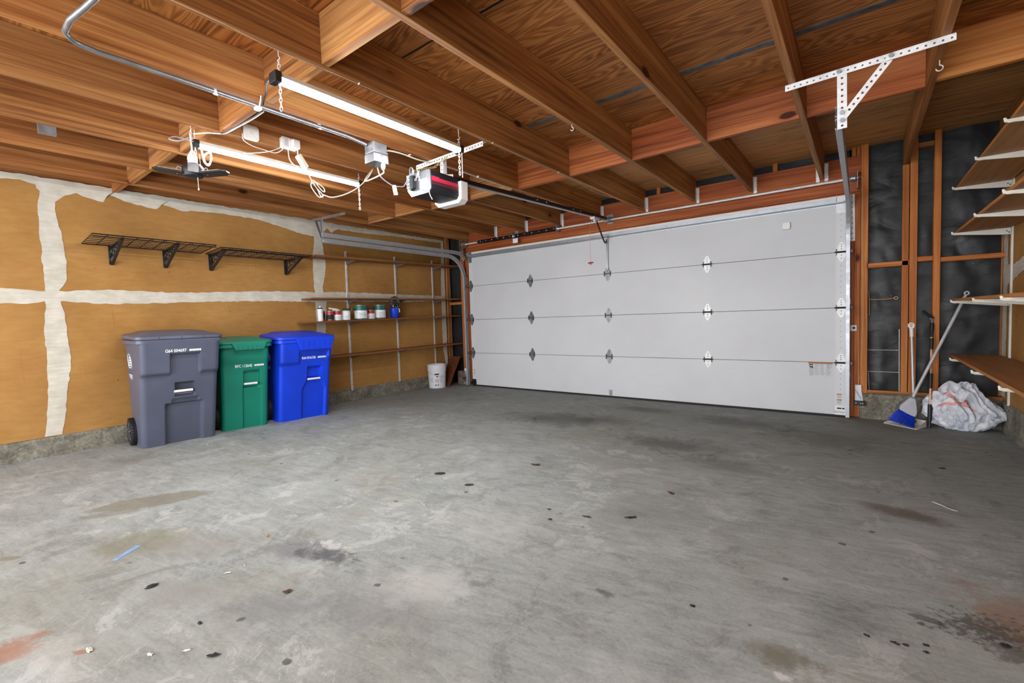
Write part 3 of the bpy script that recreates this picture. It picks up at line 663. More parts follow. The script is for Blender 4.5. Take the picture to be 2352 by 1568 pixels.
# warning label and small stickers (print as it reads at this size)
lab = MB().box(-.425, -.222, DY-.0015, DY-.001, .385, .538).build('warning_label', 'door', door)
MB().box(-.425, -.222, DY-.0022, DY-.0015, .523, .536).build('header_bar', 'print_orange', lab)
MB().box(-.425, -.222, DY-.0022, DY-.0015, .517, .521).box(-.418, -.385, DY-.0022, DY-.0015, .503, .513).bar((-.415, DY-.002, .495), (-.395, DY-.002, .478), .006, .01).bar((-.392, DY-.002, .5), (-.388, DY-.002, .472), .003, .008).build('icon', 'print_black', lab)
m = MB(); random.seed(2)
for cx in (-.415, -.372, -.325, -.276):
    for r_ in range(9):
        z = .475-r_*.0095 if cx < -.38 else .508-r_*.0125
        m.box(cx, cx+random.uniform(.026, .04), DY-.0022, DY-.0015, z, z+.0035)
m.build('text_lines', 'print_grey', lab); MB().ring((-.25, DY-.002, .493), (0, 1, 0), .015, .0015, 18, 4).build('icon', 'print_grey', lab)
for z in (.22, .165):
    s_ = MB().box(-.19, -.15, DY-.003, DY-.0018, z, z+.009).build('warning_sticker', 'print_orange', door)
    m = MB()
    for q in range(4): m.box(-.188, -.154+random.uniform(-.006, .0), DY-.0028, DY-.0018, z-.01-q*.008, z-.007-q*.008)
    m.build('text_lines', 'print_grey', s_)
for z in (.25, .21, .19): MB().box(DX0+.02, DX0+.055, DY-.003, DY-.0018, z, z+.008).build('warning_sticker', 'print_orange' if z < .25 else 'print_black', door)
# rounded tilt sensor on the door
def rsq(r, n=6, s=1.0, c=.45):
    out = []
    for cx, cy, a0 in ((1, 1, 0), (-1, 1, 90), (-1, -1, 180), (1, -1, 270)):
        for k in range(n+1):
            a = R(a0+90*k/n); out.append((r*(cx*(1-c)+c*math.cos(a)), r*(cy*(1-c)+c*math.sin(a))*s))
    return out
sn = thing('tilt_sensor', 'small white rounded-square sensor on the top door panel', 'sensor', (-.613, DY-.001, 1.91))
MB().prism(rsq(.036), (-.613, DY-.022, 1.91), (1, 0, 0), (0, 0, 1), (0, .0205, 0)).build('case', 'white_plastic', sn, bevel=.004)
MB().prism(rsq(.0375), (-.613, DY-.006, 1.91), (1, 0, 0), (0, 0, 1), (0, .003, 0)).build('seam', 'print_grey', sn)

# ================================================================ TRACKS, SPRINGS, OPENER
CP = [(0, -.026), (.03, -.026), (.03, -.018), (.028, -.018), (.028, -.024), (.002, -.024), (.002, .024), (.028, .024), (.028, .018), (.03, .018), (.03, .026), (0, .026)]
def track(name, label, x, sgn, yn, zt, ytop, light='track_steel'):
    t = thing(name, label, 'door track', (x, 5.4, 0), 0, None)
    path = [(x, 5.392, .015), (x, 5.392, .6), (x, 5.392, 1.2)]; r = .36; zc = zt-r
    for k in range(11): a = R(90*k/10); path.append((x, 5.392-r+r*math.cos(a), zc+r*math.sin(a)))
    path += [(x, 4.4, zt), (x, 3.6, zt), (x, yn, zt)]
    poly = [(a*sgn, b) for a, b in CP]
    MB().sweep(poly, path, (1, 0, 0)).build('curved_rail', light, t, smooth=False)
    z2 = zt+.066
    p2 = [(x, 5.41, z2-.10), (x, 5.37, z2-.04), (x, 5.30, z2-.008), (x, 5.2, z2), (x, 4.4, z2), (x, yn, z2)]
    MB().sweep(poly, p2, (1, 0, 0)).build('upper_rail', light, t)
    for q in range(6):
        y = yn+.02+q*.48
        MB().lathe([(.006, -.004), (.006, .003)], (x+sgn*.004, y, zt), 6, 'x').build('bolt', 'galv_lit', t); MB().lathe([(.006, -.004), (.006, .003)], (x+sgn*.004, y+.03, z2), 6, 'x').build('bolt', 'galv_lit', t)
    for z in (.4, 1.1, 1.75): MB().box(x-sgn*.001, x-sgn*.004, 5.40, 5.485, z, z+.05).build('jamb_bracket', 'galv_dark', t)
    return t
tl = track('door_track', 'double steel door track curving down beside the left wall', -5.075, 1, 2.98, 2.056, 0)
m = MB().perf((-5.235, 2.985, ZJ-.004), (-4.66, 3.055, ZJ-.004), (0, 1, 0), .032).perf((-5.235, 2.968, ZJ-.018), (-4.66, 3.038, ZJ-.018), (0, 0, 1), .028); m.build('ceiling_angle', 'galv', tl)
m = MB().perf((-5.078, 2.99, 2.31), (-5.078, 2.99, 2.03), (0, 1, 0), .032).perf((-5.078, 3.0, 2.31), (-5.078, 3.0, 2.1), (1, 0, 0), .03); m.build('drop_angle', 'galv', tl)
MB().perf((-5.20, 2.985, 2.32), (-5.085, 2.985, 2.09), (0, 1, 0), .026).build('diagonal_brace', 'galv', tl)
tr = track('door_track', 'steel door track seen end-on hanging from the long perforated angle on the right', -.09, -1, 3.09, 2.056, 0)
m = MB().perf((-.352, 3.105, ZJ-.003), (.345, 3.06, ZJ-.003), (0, 1, 0), .045, .03, .006).perf((-.352, 3.082, ZJ-.020), (.345, 3.037, ZJ-.020), (0, 0, 1), .03, .03, .005); a_ = m.build('ceiling_angle', 'galv_lit', tr)
m = MB().perf((-.09, 3.07, 2.33), (-.088, 3.07, 2.02), (1, 0, 0), .042, .03, .006).perf((-.112, 3.09, 2.31), (-.11, 3.09, 2.02), (0, 1, 0), .03, .03, .005); m.build('drop_angle', 'galv_lit', tr)
m = MB().perf((.115, 3.062, 2.325), (-.085, 3.066, 2.075), (1, 0, 1), .034, .03, .006); m.build('diagonal_brace', 'galv_lit', tr)
for p in ((-.103, 3.055, 2.315), (.11, 3.05, 2.318), (-.088, 3.058, 2.06), (-.088, 3.058, 2.10)): MB().lathe([(.011, -.012), (.011, 0), (.006, .0), (.006, .006)], p, 6, 'y').build('bolt', 'galv', tr)
m = MB().perf((-.078, 5.498, 2.14), (-.074, 5.498, 1.70), (1, 0, 0), .04, .05, .005); m.box(-.098, -.095, 5.45, 5.5, 1.70, 2.14); m.build('flag_bracket', 'galv_lit', tr)

ts = thing('torsion_shaft', 'long steel torsion shaft above the garage door with black springs at its left', 'door shaft', (-2.58, 5.46, 2.27))
MB().tube([(-5.16, 5.46, 2.28), (-.03, 5.46, 2.28)], .0125, 12).build('shaft_tube', 'galv_lit', ts, smooth=True)
def coil(x0, x1, r, wr, pitch):
    n = int((x1-x0)/pitch); m = MB(); pts = []
    for i in range(n*10+1): a = 2*PI*i/10; pts.append((x0+(x1-x0)*i/(n*10), 5.46+r*math.cos(a), 2.28+r*math.sin(a)))
    return m.tube(pts, wr, 5)
for a, b in ((-4.79, -4.115), (-4.06, -3.34)):
    s_ = coil(a, b, .024, .0042, .011).build('torsion_spring', 'black_metal', ts)
    MB().lathe([(.028, 0), (.028, .012), (.02, .02), (.02, .035)], (a-.02, 5.46, 2.28), 14, 'x').build('spring_cone', 'galv_dark', s_)
    for q in range(6): x = a+.05+q*(b-a-.1)/5; MB().box(x, x+.018, 5.432, 5.434, 2.272+(.006 if q % 2 else -.004), 2.288).build('paint_mark', 'print_grey', s_)
MB().box(-4.10, -4.095, 5.42, 5.53, 2.23, 2.33).box(-4.12, -4.06, 5.524, 5.53, 2.2, 2.36).lathe([(.03, 0), (.034, .012), (.03, .024)], (-4.105, 5.46, 2.28), 14, 'x').build('centre_bracket', 'galv', ts)
MB().box(-3.34, -3.335, 5.42, 5.53, 2.24, 2.33).lathe([(.03, -.02), (.036, 0), (.02, .03)], (-3.33, 5.46, 2.28), 14, 'x').build('winding_cone', 'galv', ts)
MB().box(-4.09, -4.0, 5.425, 5.427, 2.17, 2.235).build('spring_tag', 'print_white', ts)
for x, q in ((-5.13, 1), (-.10, .55)):
    MB().lathe([(.052*q, 0), (.056*q, .004), (.046*q, .01), (.046*q, .045), (.054*q, .05), (.03*q, .055)], (x, 5.46, 2.28), 20, 'x').build('cable_drum', 'galv', ts)
    MB().box(x+.06 if x > -1 else x-.03, x+.064 if x > -1 else x-.026, 5.42, 5.53, 2.18, 2.34).build('end_plate', 'galv_dark', ts)
    MB().tube([(x+.02, 5.42, 2.27), (x+.02, DY-.03, 1.2), (x+.025, DY-.028, .08)], .0016, 5).build('lift_cable', 'galv_dark', ts)

# opener
op = thing('garage_door_opener', 'dark garage door opener with red stripe hung under the joists with its rail', 'door opener', (-2.64, 2.5, 1.99))
hp = [(-2.775, 2.180), (-2.765, 2.06), (-2.725, 2.012), (-2.53, 2.012), (-2.508, 2.04), (-2.512, 2.172), (-2.53, 2.18)]
body = MB().prism([(a, b) for a, b in hp], (0, 2.36, 0), (1, 0, 0), (0, 0, 1), (0, .285, 0)).build('housing', 'black_plastic', op, bevel=.004)
fp = MB().prism([(a, b) for a, b in hp], (0, 2.352, 0), (1, 0, 0), (0, 0, 1), (0, .008, 0)).build('face_plate', 'galv_dark', op)
MB().box(-2.755, -2.70, 2.334, 2.352, 2.075, 2.14).build('outlet_plate', 'grey_pl', fp)
m = MB()
for cx in (-2.742, -2.717):
    m.ring((cx, 2.333, 2.12), (0, 1, 0), .009, .002, 10, 4); m.ring((cx, 2.333, 2.092), (0, 1, 0), .009, .002, 10, 4)
m.build('socket', 'print_black', fp)
MB().prism([(-2.70, 2.05), (-2.665, 2.065), (-2.665, 2.155), (-2.70, 2.155)], (0, 2.318, 0), (1, 0, 0), (0, 0, 1), (0, .034, 0)).build('terminal_box', 'black_plastic', fp)
MB().box(-2.622, -2.545, 2.349, 2.352, 2.045, 2.12).build('label', 'print_white', fp)
m = MB()
for q in range(7): m.box(-2.618, -2.59, 2.348, 2.3495, 2.052+q*.009, 2.055+q*.009).box(-2.582, -2.55, 2.348, 2.3495, 2.052+q*.009, 2.055+q*.009)
m.build('text_lines', 'print_grey', fp)
MB().box(-2.5115, -2.5085, 2.365, 2.64, 2.098, 2.126).box(-2.5105, -2.5075, 2.365, 2.44, 2.126, 2.132).build('red_stripe', plain('red_stripe', '#c8304f', .45), body)
m = MB()
for q in range(4): m.box(-2.5115, -2.5083, 2.365, 2.64, 2.074+q*.006, 2.0765+q*.006)
m.build('thin_stripes', plain('dark_red_stripe', '#7c3046', .45), body)
text_mesh('power_text', '1.0 HP', .026, 'red', body, frame((-2.5075, 2.608, 2.090), (0, 1, 0), (0, 0, 1)))
lp = [(-2.79, 2.135), (-2.785, 2.02), (-2.745, 1.985), (-2.52, 1.985), (-2.485, 2.012), (-2.482, 2.15), (-2.52, 2.15), (-2.53, 2.03), (-2.74, 2.03), (-2.755, 2.135)]
MB().prism(lp, (0, 2.648, 0), (1, 0, 0), (0, 0, 1), (0, .075, 0)).build('light_lens', 'white_plastic', op, bevel=.003)
m = MB().perf((-2.885, 2.555, ZJ-.02), (-2.145, 2.53, ZJ-.02), (0, 0, 1), .036, .03, .006).perf((-2.885, 2.575, ZJ-.003), (-2.145, 2.55, ZJ-.003), (0, 1, 0), .034, .03, .005); m.build('hanger_bar', 'galv_lit', op)
m = MB().perf((-2.585, 2.548, 2.31), (-2.585, 2.548, 2.185), (1, 0, 0), .034, .03, .006).perf((-2.567, 2.565, 2.31), (-2.567, 2.565, 2.185), (0, 1, 0), .03, .03, .005)
m.perf((-2.66, 2.55, 2.196), (-2.52, 2.60, 2.18), (0, 0, 1), .026, .03, .005); m.build('drop_bracket', 'galv_lit', op)
a_, b_ = Vector((-2.58, 2.66, 2.186)), Vector((-2.58, 5.42, 2.292))
rail = MB().bar(a_, b_, .03, .034).build('rail', 'black_metal', op)
MB().bar(a_-Vector((0, 0, .022)), b_-Vector((0, 0, .022)), .036, .008).build('rail_flange', 'galv', rail)
for t_ in (.40, .66): p = a_.lerp(b_, t_); q = a_.lerp(b_, t_+.10); MB().bar(p+Vector((0, 0, .004)), q+Vector((0, 0, .004)), .04, .034).build('splice_sleeve', 'black_plastic', rail)
for t_ in (.42, .48, .68, .74): p = a_.lerp(b_, t_); MB().lathe([(.006, 0), (.006, .004)], p+Vector((.02, 0, 0)), 6, 'x').build('bolt', 'galv_lit', rail)
MB().box(-2.615, -2.545, 5.40, 5.41, 2.25, 2.32).box(-2.61, -2.55, 5.41, 5.53, 2.30, 2.306).box(-2.61, -2.605, 5.41, 5.53, 2.26, 2.305).box(-2.62, -2.54, 5.524, 5.5285, 2.24, 2.36).build('header_bracket', 'galv_dark', op)
p = a_.lerp(b_, .88)
tro = MB().box(-2.61, -2.55, p.y-.07, p.y+.07, p.z-.05, p.z-.02).box(-2.59, -2.57, p.y-.02, p.y+.03, p.z-.075, p.z-.045).build('trolley', 'galv_lit', op, bevel=.003)
MB().tube(smoothpath([(-2.58, p.y+.04, p.z-.05), (-2.58, 5.22, 2.12), (-2.58, 5.31, 2.02), (-2.583, 5.36, 1.985), (-2.587, 5.40, 1.995), (-2.588, DY-.012, 2.03)], 5), .0095, 8).build('door_arm', 'black_metal', tro)
MB().tube([(-2.60, p.y-.04, p.z-.05), (-2.585, 4.962, 2.1), (-2.583, 4.96, 1.705)], .0022, 5).build('release_cord', 'bag_red', tro)
MB().tube([(-2.61, 4.95, 1.698), (-2.553, 4.97, 1.702)], .009, 8).tube([(-2.583, 4.96, 1.70), (-2.583, 4.96, 1.678)], .007, 6).build('release_handle', 'red', tro)
# coiled wire and brass chain on the front of the motor
m = MB()
for q in range(5): m.ring((-2.70+.006*q, 2.335-.003*q, 2.185), (.5-.08*q, 1, .15*q-.2), .036-.002*q, .0026, 16, 5)
m.build('coiled_wire', 'cable_grey', op)
m = MB().chain((-2.50, 2.515, 2.30), (-2.62, 2.51, 2.25), .024, .0025, .008).chain((-2.62, 2.51, 2.25), (-2.70, 2.35, 2.2), .024, .0025, .008)
m.build('brass_chain', 'gold', op)
m = MB().chain((-2.64, 2.345, 2.2), (-2.61, 2.338, 2.11), .016, .002, .006).chain((-2.61, 2.338, 2.18), (-2.66, 2.338, 2.12), .016, .002, .006); m.build('bead_chain', 'galv_lit', op)
MB().tube(smoothpath([(-2.53, 2.352, 2.04), (-2.51, 2.34, 1.99), (-2.49, 2.345, 1.95)], 4), .003, 5).build('antenna_wire', 'cable_white', op)

# ================================================================ TUBE LIGHTS
def tube_light(label, x, y0, y1, z, hooks, catg='hanging tube lights'):
    t = thing('tube_light', label, 'tube light', (x, (y0+y1)/2, z), 0, catg)
    ln = y1-y0
    prof = [(.027*math.cos(R(a)), -.020*math.sin(R(a))) for a in range(0, 181, 15)]
    MB().prism(prof, (x, y0+.03, z), (1, 0, 0), (0, 0, 1), (0, ln-.06, 0)).build('diffuser', 'lit', t, smooth=True)
    MB().prism([(-.03, 0), (.03, 0), (.024, .022), (-.024, .022)], (x, y0+.03, z+.001), (1, 0, 0), (0, 0, 1), (0, ln-.06, 0)).build('reflector_housing', 'white_paint', t)
    for y in (y0, y1-.03):
        MB().prism([(-.031, -.024), (.031, -.024), (.034, 0), (.031, .026), (-.031, .026), (-.034, 0)], (x, y, z), (1, 0, 0), (0, 0, 1), (0, .03, 0)).build('end_cap', 'black_plastic', t, bevel=.003)
    for y, za, zb in hooks:
        c = MB().chain((x+.01, y, za-.02), (x+.01, y, zb), .026, .0019, .006).build('hanging_chain', 'galv_lit', t)
        MB().tube([(x+.01, y, ZJ+.004), (x+.01, y, za-.004), (x+.022, y, za-.014), (x+.01, y, za-.026), (x-.002, y, za-.018)], .002, 5).build('hook', 'galv_lit', c)
    return t
t1 = tube_light('upper right LED tube light glowing white, hung on chains nearest the camera', -2.15, 1.06, 2.30, 2.205, ((1.09, 2.31, 2.06), (2.275, 2.29, 2.035)))
t2 = tube_light('lower left LED tube light glowing white, beside the folding three-panel lamp', -3.415, 1.15, 2.385, 2.25, ((1.16, 2.325, 2.17), (2.365, 2.32, 2.035)))
MB().tube(smoothpath([(-2.15, 1.065, 2.215)]+[px(u_, v_, 'x', x_) for u_, v_, x_ in ((636, 183, -2.2), (622, 181, -2.28), (613, 190, -2.4), (612, 208, -2.52), (606, 228, -2.62), (604, 240, -2.69))], 5), .0050, 6).build('power_cord', 'black_plastic', t1)
MB().tube(smoothpath([(-2.13, 2.29, 2.2), (-2.132, 2.292, 2.1), (-2.131, 2.29, 2.02)], 3), .003, 5).build('pull_cord', 'cable_white', t1)
MB().tube(smoothpath([(-3.40, 1.15, 2.26), (-3.42, 1.06, 2.27), (-3.40, 1.02, 2.24), (-3.34, 1.05, 2.22), (-3.32, 1.10, 2.25)], 5), .004, 6).build('power_cord', 'cable_grey', t2)
m = MB().tube(smoothpath([(-3.40, 1.19, 2.235), (-3.39, 1.20, 2.16), (-3.385, 1.215, 2.13), (-3.38, 1.235, 2.15), (-3.39, 1.24, 2.21), (-3.40, 1.21, 2.19), (-3.395, 1.20, 2.15), (-3.39, 1.225, 2.125), (-3.385, 1.245, 2.18)], 5), .006, 6)
m.build('bundled_cord', 'white_plastic', t2)

# folding three-panel lamp on a pendant socket
lx, ly = -3.345, 1.12
fl = thing('folding_lamp', 'black folding three-panel lamp on a white pendant socket', 'lamp', (lx, ly, 2.0))
MB().tube([(lx, ly, 2.334), (lx+.008, ly, 2.315), (lx-.004, ly, 2.30)], .002, 5).chain((lx, ly, 2.31), (lx, ly, 2.25), .02, .002, .006).build('hook_and_chain', 'galv_lit', fl)
MB().tube(smoothpath([(lx, ly-.005, 2.285), (lx-.003, ly, 2.22), (lx, ly, 2.16)], 4), .0045, 6).build('lamp_cord', 'cable_white', fl)
MB().lathe([(.006, .06), (.012, .045), (.02, .03), (.026, .02), (.028, 0), (.026, -.012), (.027, -.02), (.025, -.032)], (lx, ly, 2.125), 16).build('lamp_socket', 'white_plastic', fl, smooth=True)
hub = MB().lathe([(.025, .055), (.045, .05), (.058, .032), (.062, 0), (.052, -.024), (.025, -.03)], (lx, ly, 2.045), 20).build('hub', 'black_plastic', fl, smooth=True)
MB().bar((lx+.048, ly-.045, 2.062), (lx+.062, ly+.010, 2.060), .008, .052).build('driver_cover', 'galv', hub)
for ang, tilt, nm in ((-118, -6, 0), (42, -5, 1), (160, -20, 2)):
    a = R(ang); d = Vector((math.cos(a), math.sin(a), -math.sin(R(tilt)) if nm != 0 else .10)).normalized(); sd = Vector((-math.sin(a), math.cos(a), 0))
    c0 = Vector((lx, ly, 2.024))+d*.045
    pts = [c0+sd*(-.035), c0+d*.02+sd*(-.05), c0+d*.135+sd*(-.05), c0+d*.165+sd*(-.02), c0+d*.165+sd*.02, c0+d*.135+sd*.05, c0+d*.02+sd*.05, c0+sd*.035]
    up = d.cross(sd)*.0
    nn = sd.cross(d).normalized()*(-.010)
    P = pts+[p+nn for p in pts]
    w_ = MB().add(P, [tuple(range(8)), tuple(range(8, 16))[::-1]]+[(i, (i+1) % 8, (i+1) % 8+8, i+8) for i in range(8)]).build('light_panel', 'black_metal', fl, bevel=.002)
    P = [p+nn*1.02 for p in pts]; P = [p.lerp(sum(P, Vector())/8, .12) for p in P]; P2 = [p+nn*.25 for p in P]
    MB().add(P+P2, [tuple(range(8)), tuple(range(8, 16))[::-1]]+[(i, (i+1) % 8, (i+1) % 8+8, i+8) for i in range(8)]).build('panel_lens', 'white_plastic', w_)
    MB().tube(smoothpath([Vector((lx, ly, 2.06))+d*.058, Vector((lx, ly, 2.068))+d*.08, Vector((lx, ly, 2.045))+d*.09, c0+d*.04-nn*.3], 4), .0025, 5).build('panel_wire', 'cable_grey', w_)
MB().tube(smoothpath([(lx+.03, ly+.03, 2.16), (lx+.03, ly+.032, 2.09), (lx+.02, ly+.04, 2.06)], 4), .002, 5).build('pull_string', 'cream', fl)
MB().tube([(lx+.02, ly+.016, 2.02), (lx+.02, ly+.017, 1.945)], .0018, 5).lathe([(.001, 0), (.005, .004), (.004, .012), (.001, .016)], (lx+.02, ly+.017, 1.935), 8).build('pull_string', 'cream', fl)

# ---------------------------------------------------------------- conduit, box, cables, outlet
cp = smoothpath([(-2.20, .50, 2.325), (-2.38, .475, 2.322), (-2.53, .45, 2.32)], 4)+smoothpath([(-2.64, .45, 2.318), (-2.70, .49, 2.317), (-2.722, .57, 2.316)], 4)+[(-2.722, .9, 2.315), (-2.722, 1.4, 2.312), (-2.70, 1.8, 2.30), (-2.672, 1.93, 2.272)]
cond = thing('conduit', 'bent galvanised steel conduit running under a joist to the metal box', 'conduit', (-2.72, 1.2, 2.30))
MB().tube(cp, .0115, 10).build('conduit_pipe', 'galv_dark', cond, smooth=True)
for y in (1.035, 1.62): MB().tube([(-2.722, y-.006, 2.313), (-2.722, y+.006, 2.313)], .0155, 10).box(-2.712, -2.704, y-.008, y+.008, 2.29, 2.30).build('conduit_strap', 'galv_lit', cond)
jb = thing('junction_box', 'grey metal electrical box at the end of the conduit', 'electrical box', (-2.65, 1.99, 2.15))
MB().box(-2.701, -2.60, 1.935, 2.045, 2.215, 2.285).build('box_body', 'galv', jb, bevel=.004); MB().box(-2.70, -2.595, 1.93, 2.05, 2.15, 2.212).build('outlet_cover', 'galv', jb, bevel=.004)
MB().box(-2.596, -2.593, 1.945, 1.97, 2.165, 2.20).build('receptacle', 'grey_pl', jb); MB().box(-2.596, -2.593, 2.005, 2.03, 2.165, 2.20).build('receptacle', 'grey_pl', jb)
MB().box(-2.62, -2.60, 1.955, 1.985, 2.115, 2.150).build('plug', 'black_plastic', jb); MB().lathe([(.010, 0), (.017, .02), (.017, .04)], (-2.61, 2.012, 2.112), 10).build('plug', 'white_plastic', jb)
rx = thing('ceiling_cable', 'pale sheathed cable running from the metal box along the joist', 'cable', (-2.65, 2.8, 2.3))
MB().tube(smoothpath([(-2.66, 2.05, 2.25), (-2.68, 2.12, 2.285), (-2.695, 2.25, 2.302), (-2.695, 2.42, 2.298), (-2.70, 2.6, 2.315), (-2.71, 2.88, 2.327), (-2.715, 3.15, 2.327), (-2.712, 3.6, 2.327)], 6), .0055, 6).build('cable', 'cable_white', rx)
MB().lathe([(.010, 0), (.010, .05)], (-2.665, 2.045, 2.25), 10, 'y').build('cable_connector', 'galv', rx)
for y in (2.33, 3.1): MB().box(-2.715, -2.69, y-.004, y+.004, 2.312 if y < 3 else 2.318, 2.318 if y < 3 else 2.334).build('cable_staple', 'galv_lit', rx)
oc = thing('opener_cord', 'grey power cord with a white paper tag from the metal box to the opener', 'cord', (-2.66, 2.2, 2.0))
MB().tube(smoothpath([(-2.61, 1.965, 2.12), (-2.60, 1.97, 2.07), (-2.61, 2.01, 2.045), (-2.64, 2.11, 2.03), (-2.68, 2.2, 2.05), (-2.72, 2.28, 2.08), (-2.725, 2.33, 2.15)], 6), .004, 6).build('cord', 'cable_grey', oc)
MB().add([(-2.642, 2.105, 2.035), (-2.640, 2.14, 2.04), (-2.634, 2.15, 1.972), (-2.637, 2.115, 1.965), (-2.644, 2.107, 2.035), (-2.642, 2.142, 2.04), (-2.636, 2.152, 1.972), (-2.639, 2.117, 1.965)], [(0, 1, 2, 3), (7, 6, 5, 4), (0, 4, 5, 1), (1, 5, 6, 2), (2, 6, 7, 3), (3, 7, 4, 0)]).build('paper_tag', 'cream', oc)

xj = JX[3]+JW
ol = thing('surface_outlet', 'white surface outlet box on the joist above the lower tube light', 'outlet', (xj, 1.71, 2.32))
MB().box(xj+.001, xj+.04, 1.655, 1.765, 2.335, 2.405).build('outlet_box', 'white_plastic', ol, bevel=.004)
MB().box(xj+.04, xj+.044, 1.652, 1.768, 2.332, 2.408).build('outlet_face', 'white_plastic', ol, bevel=.002)
for y in (1.685,): MB().box(xj+.044, xj+.0455, y-.014, y+.014, 2.345, 2.395).build('receptacle', 'grey_pl', ol)
MB().box(xj+.044, xj+.085, 1.715, 1.765, 2.335, 2.395).build('plug_adapter', 'white_plastic', ol, bevel=.004)
ps = thing('power_adapter', 'cream inline power adapter hanging on its cord above the lower tube light', 'adapter', (-3.22, 1.80, 2.20))
c_ = Vector((-3.235, 1.785, 2.262)); d_ = (px(702, 385, 'x', -3.225)-px(684, 355, 'x', -3.235)).normalized()
c0 = px(684, 356, 'x', -3.235); c1 = px(703, 386, 'x', -3.225)
MB().bar(c0, c1, .034, .046, (1, 0, 0)).build('adapter_case', 'cream', ps, bevel=.006)
MB().tube(smoothpath([(xj+.06, 1.755, 2.39), px(672, 322, 'x', -3.26), px(682, 332, 'x', -3.25), px(684, 352, 'x', -3.24), c0], 5), .0045, 6).build('cord', 'cable_white', ps)
kx = -3.225
pts = [c1]+[px(u, v, 'x', kx) for u, v in ((706, 393), (714, 410), (728, 432), (742, 448), (738, 452), (728, 432), (716, 417), (722, 415), (738, 436), (746, 440), (742, 430), (724, 418), (714, 424), (722, 440), (734, 453), (745, 447))]
MB().tube(smoothpath(pts, 5), .0042, 6).build('looped_cord', 'cable_white', ps)
pts = [px(u, v, 'x', kx+.03*i) for i, (u, v) in enumerate(((742, 447), (762, 453), (790, 447), (820, 432), (845, 408), (856, 388)))]
pts += [Vector((-2.80, 1.995, 2.07)), Vector((-2.62, 2.01, 2.085)), Vector((-2.61, 2.012, 2.112))]
MB().tube(smoothpath(pts, 5), .0048, 6).build('cord', 'cable_white', ps)
MB().tube(smoothpath([(xj+.03, 1.70, 2.335), px(665, 365, 'x', -3.25), px(675, 378, 'x', -3.24), px(685, 384, 'x', -3.235)], 5), .004, 6).build('cord', 'cable_white', ps)
cs = thing('disc_sensor', 'white rounded-square indoor unit on the joist between the two tube lights', 'sensor', (xj, 1.46, 2.33))
MB().prism(rsq(.05), (xj+.001, 1.46, 2.378), (0, 1, 0), (0, 0, 1), (.022, 0, 0)).build('case', 'white_plastic', cs, bevel=.005)
MB().lathe([(.012, 0), (.012, .0025)], (xj+.0225, 1.46, 2.376), 16, 'x').build('dimple', 'white_paint', cs)
MB().tube(smoothpath([px(u, v, 'x', xj+.012) for u, v in ((556, 306), (560, 322), (580, 335), (610, 345), (632, 351), (648, 344), (648, 340))], 5), .0032, 6).tube(smoothpath([px(u, v, 'x', xj+.012) for u, v in ((560, 352), (600, 350), (625, 346), (648, 337))], 5), .0032, 6).build('cord', 'cable_white', cs)
bc = thing('lamp_cable', 'white and black cable pair along the blocking down to the folding lamp', 'cable', (-3.0, 1.26, 2.32))
pp = [px(u, v, 'z', 2.326) for u, v in ((606, 256), (582, 272), (545, 292), (516, 306))]+[Vector((-3.29, 1.20, 2.30)), Vector((-3.335, 1.13, 2.285))]
MB().tube(smoothpath(pp, 5), .0045, 6).build('white_cable', 'cable_white', bc); MB().tube(smoothpath([p+Vector((0, -.011, -.002)) for p in pp[:-2]]+[pp[-2], pp[-1]], 5), .0038, 6).build('black_cable', 'black_plastic', bc)
MB().box(-2.735, -2.70, 1.235, 1.265, 2.288, 2.304).tube(smoothpath([(-2.70, 1.25, 2.30), (-2.69, 1.255, 2.34), (-2.688, 1.256, 2.36)], 3), .004, 6).build('cord_clip', 'white_plastic', bc)
# thin wires stapled under the sixth joist
sw = thing('bell_wire', 'thin pale wire stapled along a joist and looping down near the door', 'wire', (-2.13, 3, 2.33))
MB().tube(smoothpath([(-2.118, .2, 2.330), (-2.112, .8, 2.328), (-2.13, 1.06, 2.326), (-2.12, 1.5, 2.330), (-2.115, 2.6, 2.330), (-2.112, 3.5, 2.328), (-2.10, 3.75, 2.31), (-2.09, 4.05, 2.285), (-2.12, 4.35, 2.30), (-2.118, 4.8, 2.328), (-2.115, 5.2, 2.325), (-2.0, 5.48, 2.32)], 6), .0022, 5).build('wire', 'cable_tan', sw)
for y in (.6, 1.5, 2.6, 3.5): MB().box(-2.124, -2.108, y-.002, y+.002, 2.326, 2.3335).build('wire_staple', 'galv_lit', sw)
def hook(p, label, s=1.0):
    p = Vector(p); pts = [p+Vector((0, 0, .004)), p+Vector((0, 0, -.015*s))]
    for k in range(8): a = R(90+k*38); pts.append(p+Vector((.011*s*math.cos(a)*-1, 0, -.027*s+.011*s*math.sin(a))))
    o = MB().tube(pts, .0022*s, 6).build('screw_hook', 'white_paint'); tag(o, label, 'hook'); return o
hook((.315, 3.32, ZJ-.004), 'white screw hook under the joist nearest the right wall', 1.3)
hook((-1.53, 2.72, ZJ-.003), 'small metal screw hook under the seventh joist')
m = tag(MB().box(*[c for c in (-3.95-.028, -3.952, .52, .60)], 2.28, 2.345).build('joist_clip', 'galv_dark'), 'small dark metal clip on the joist at upper left', 'clip')

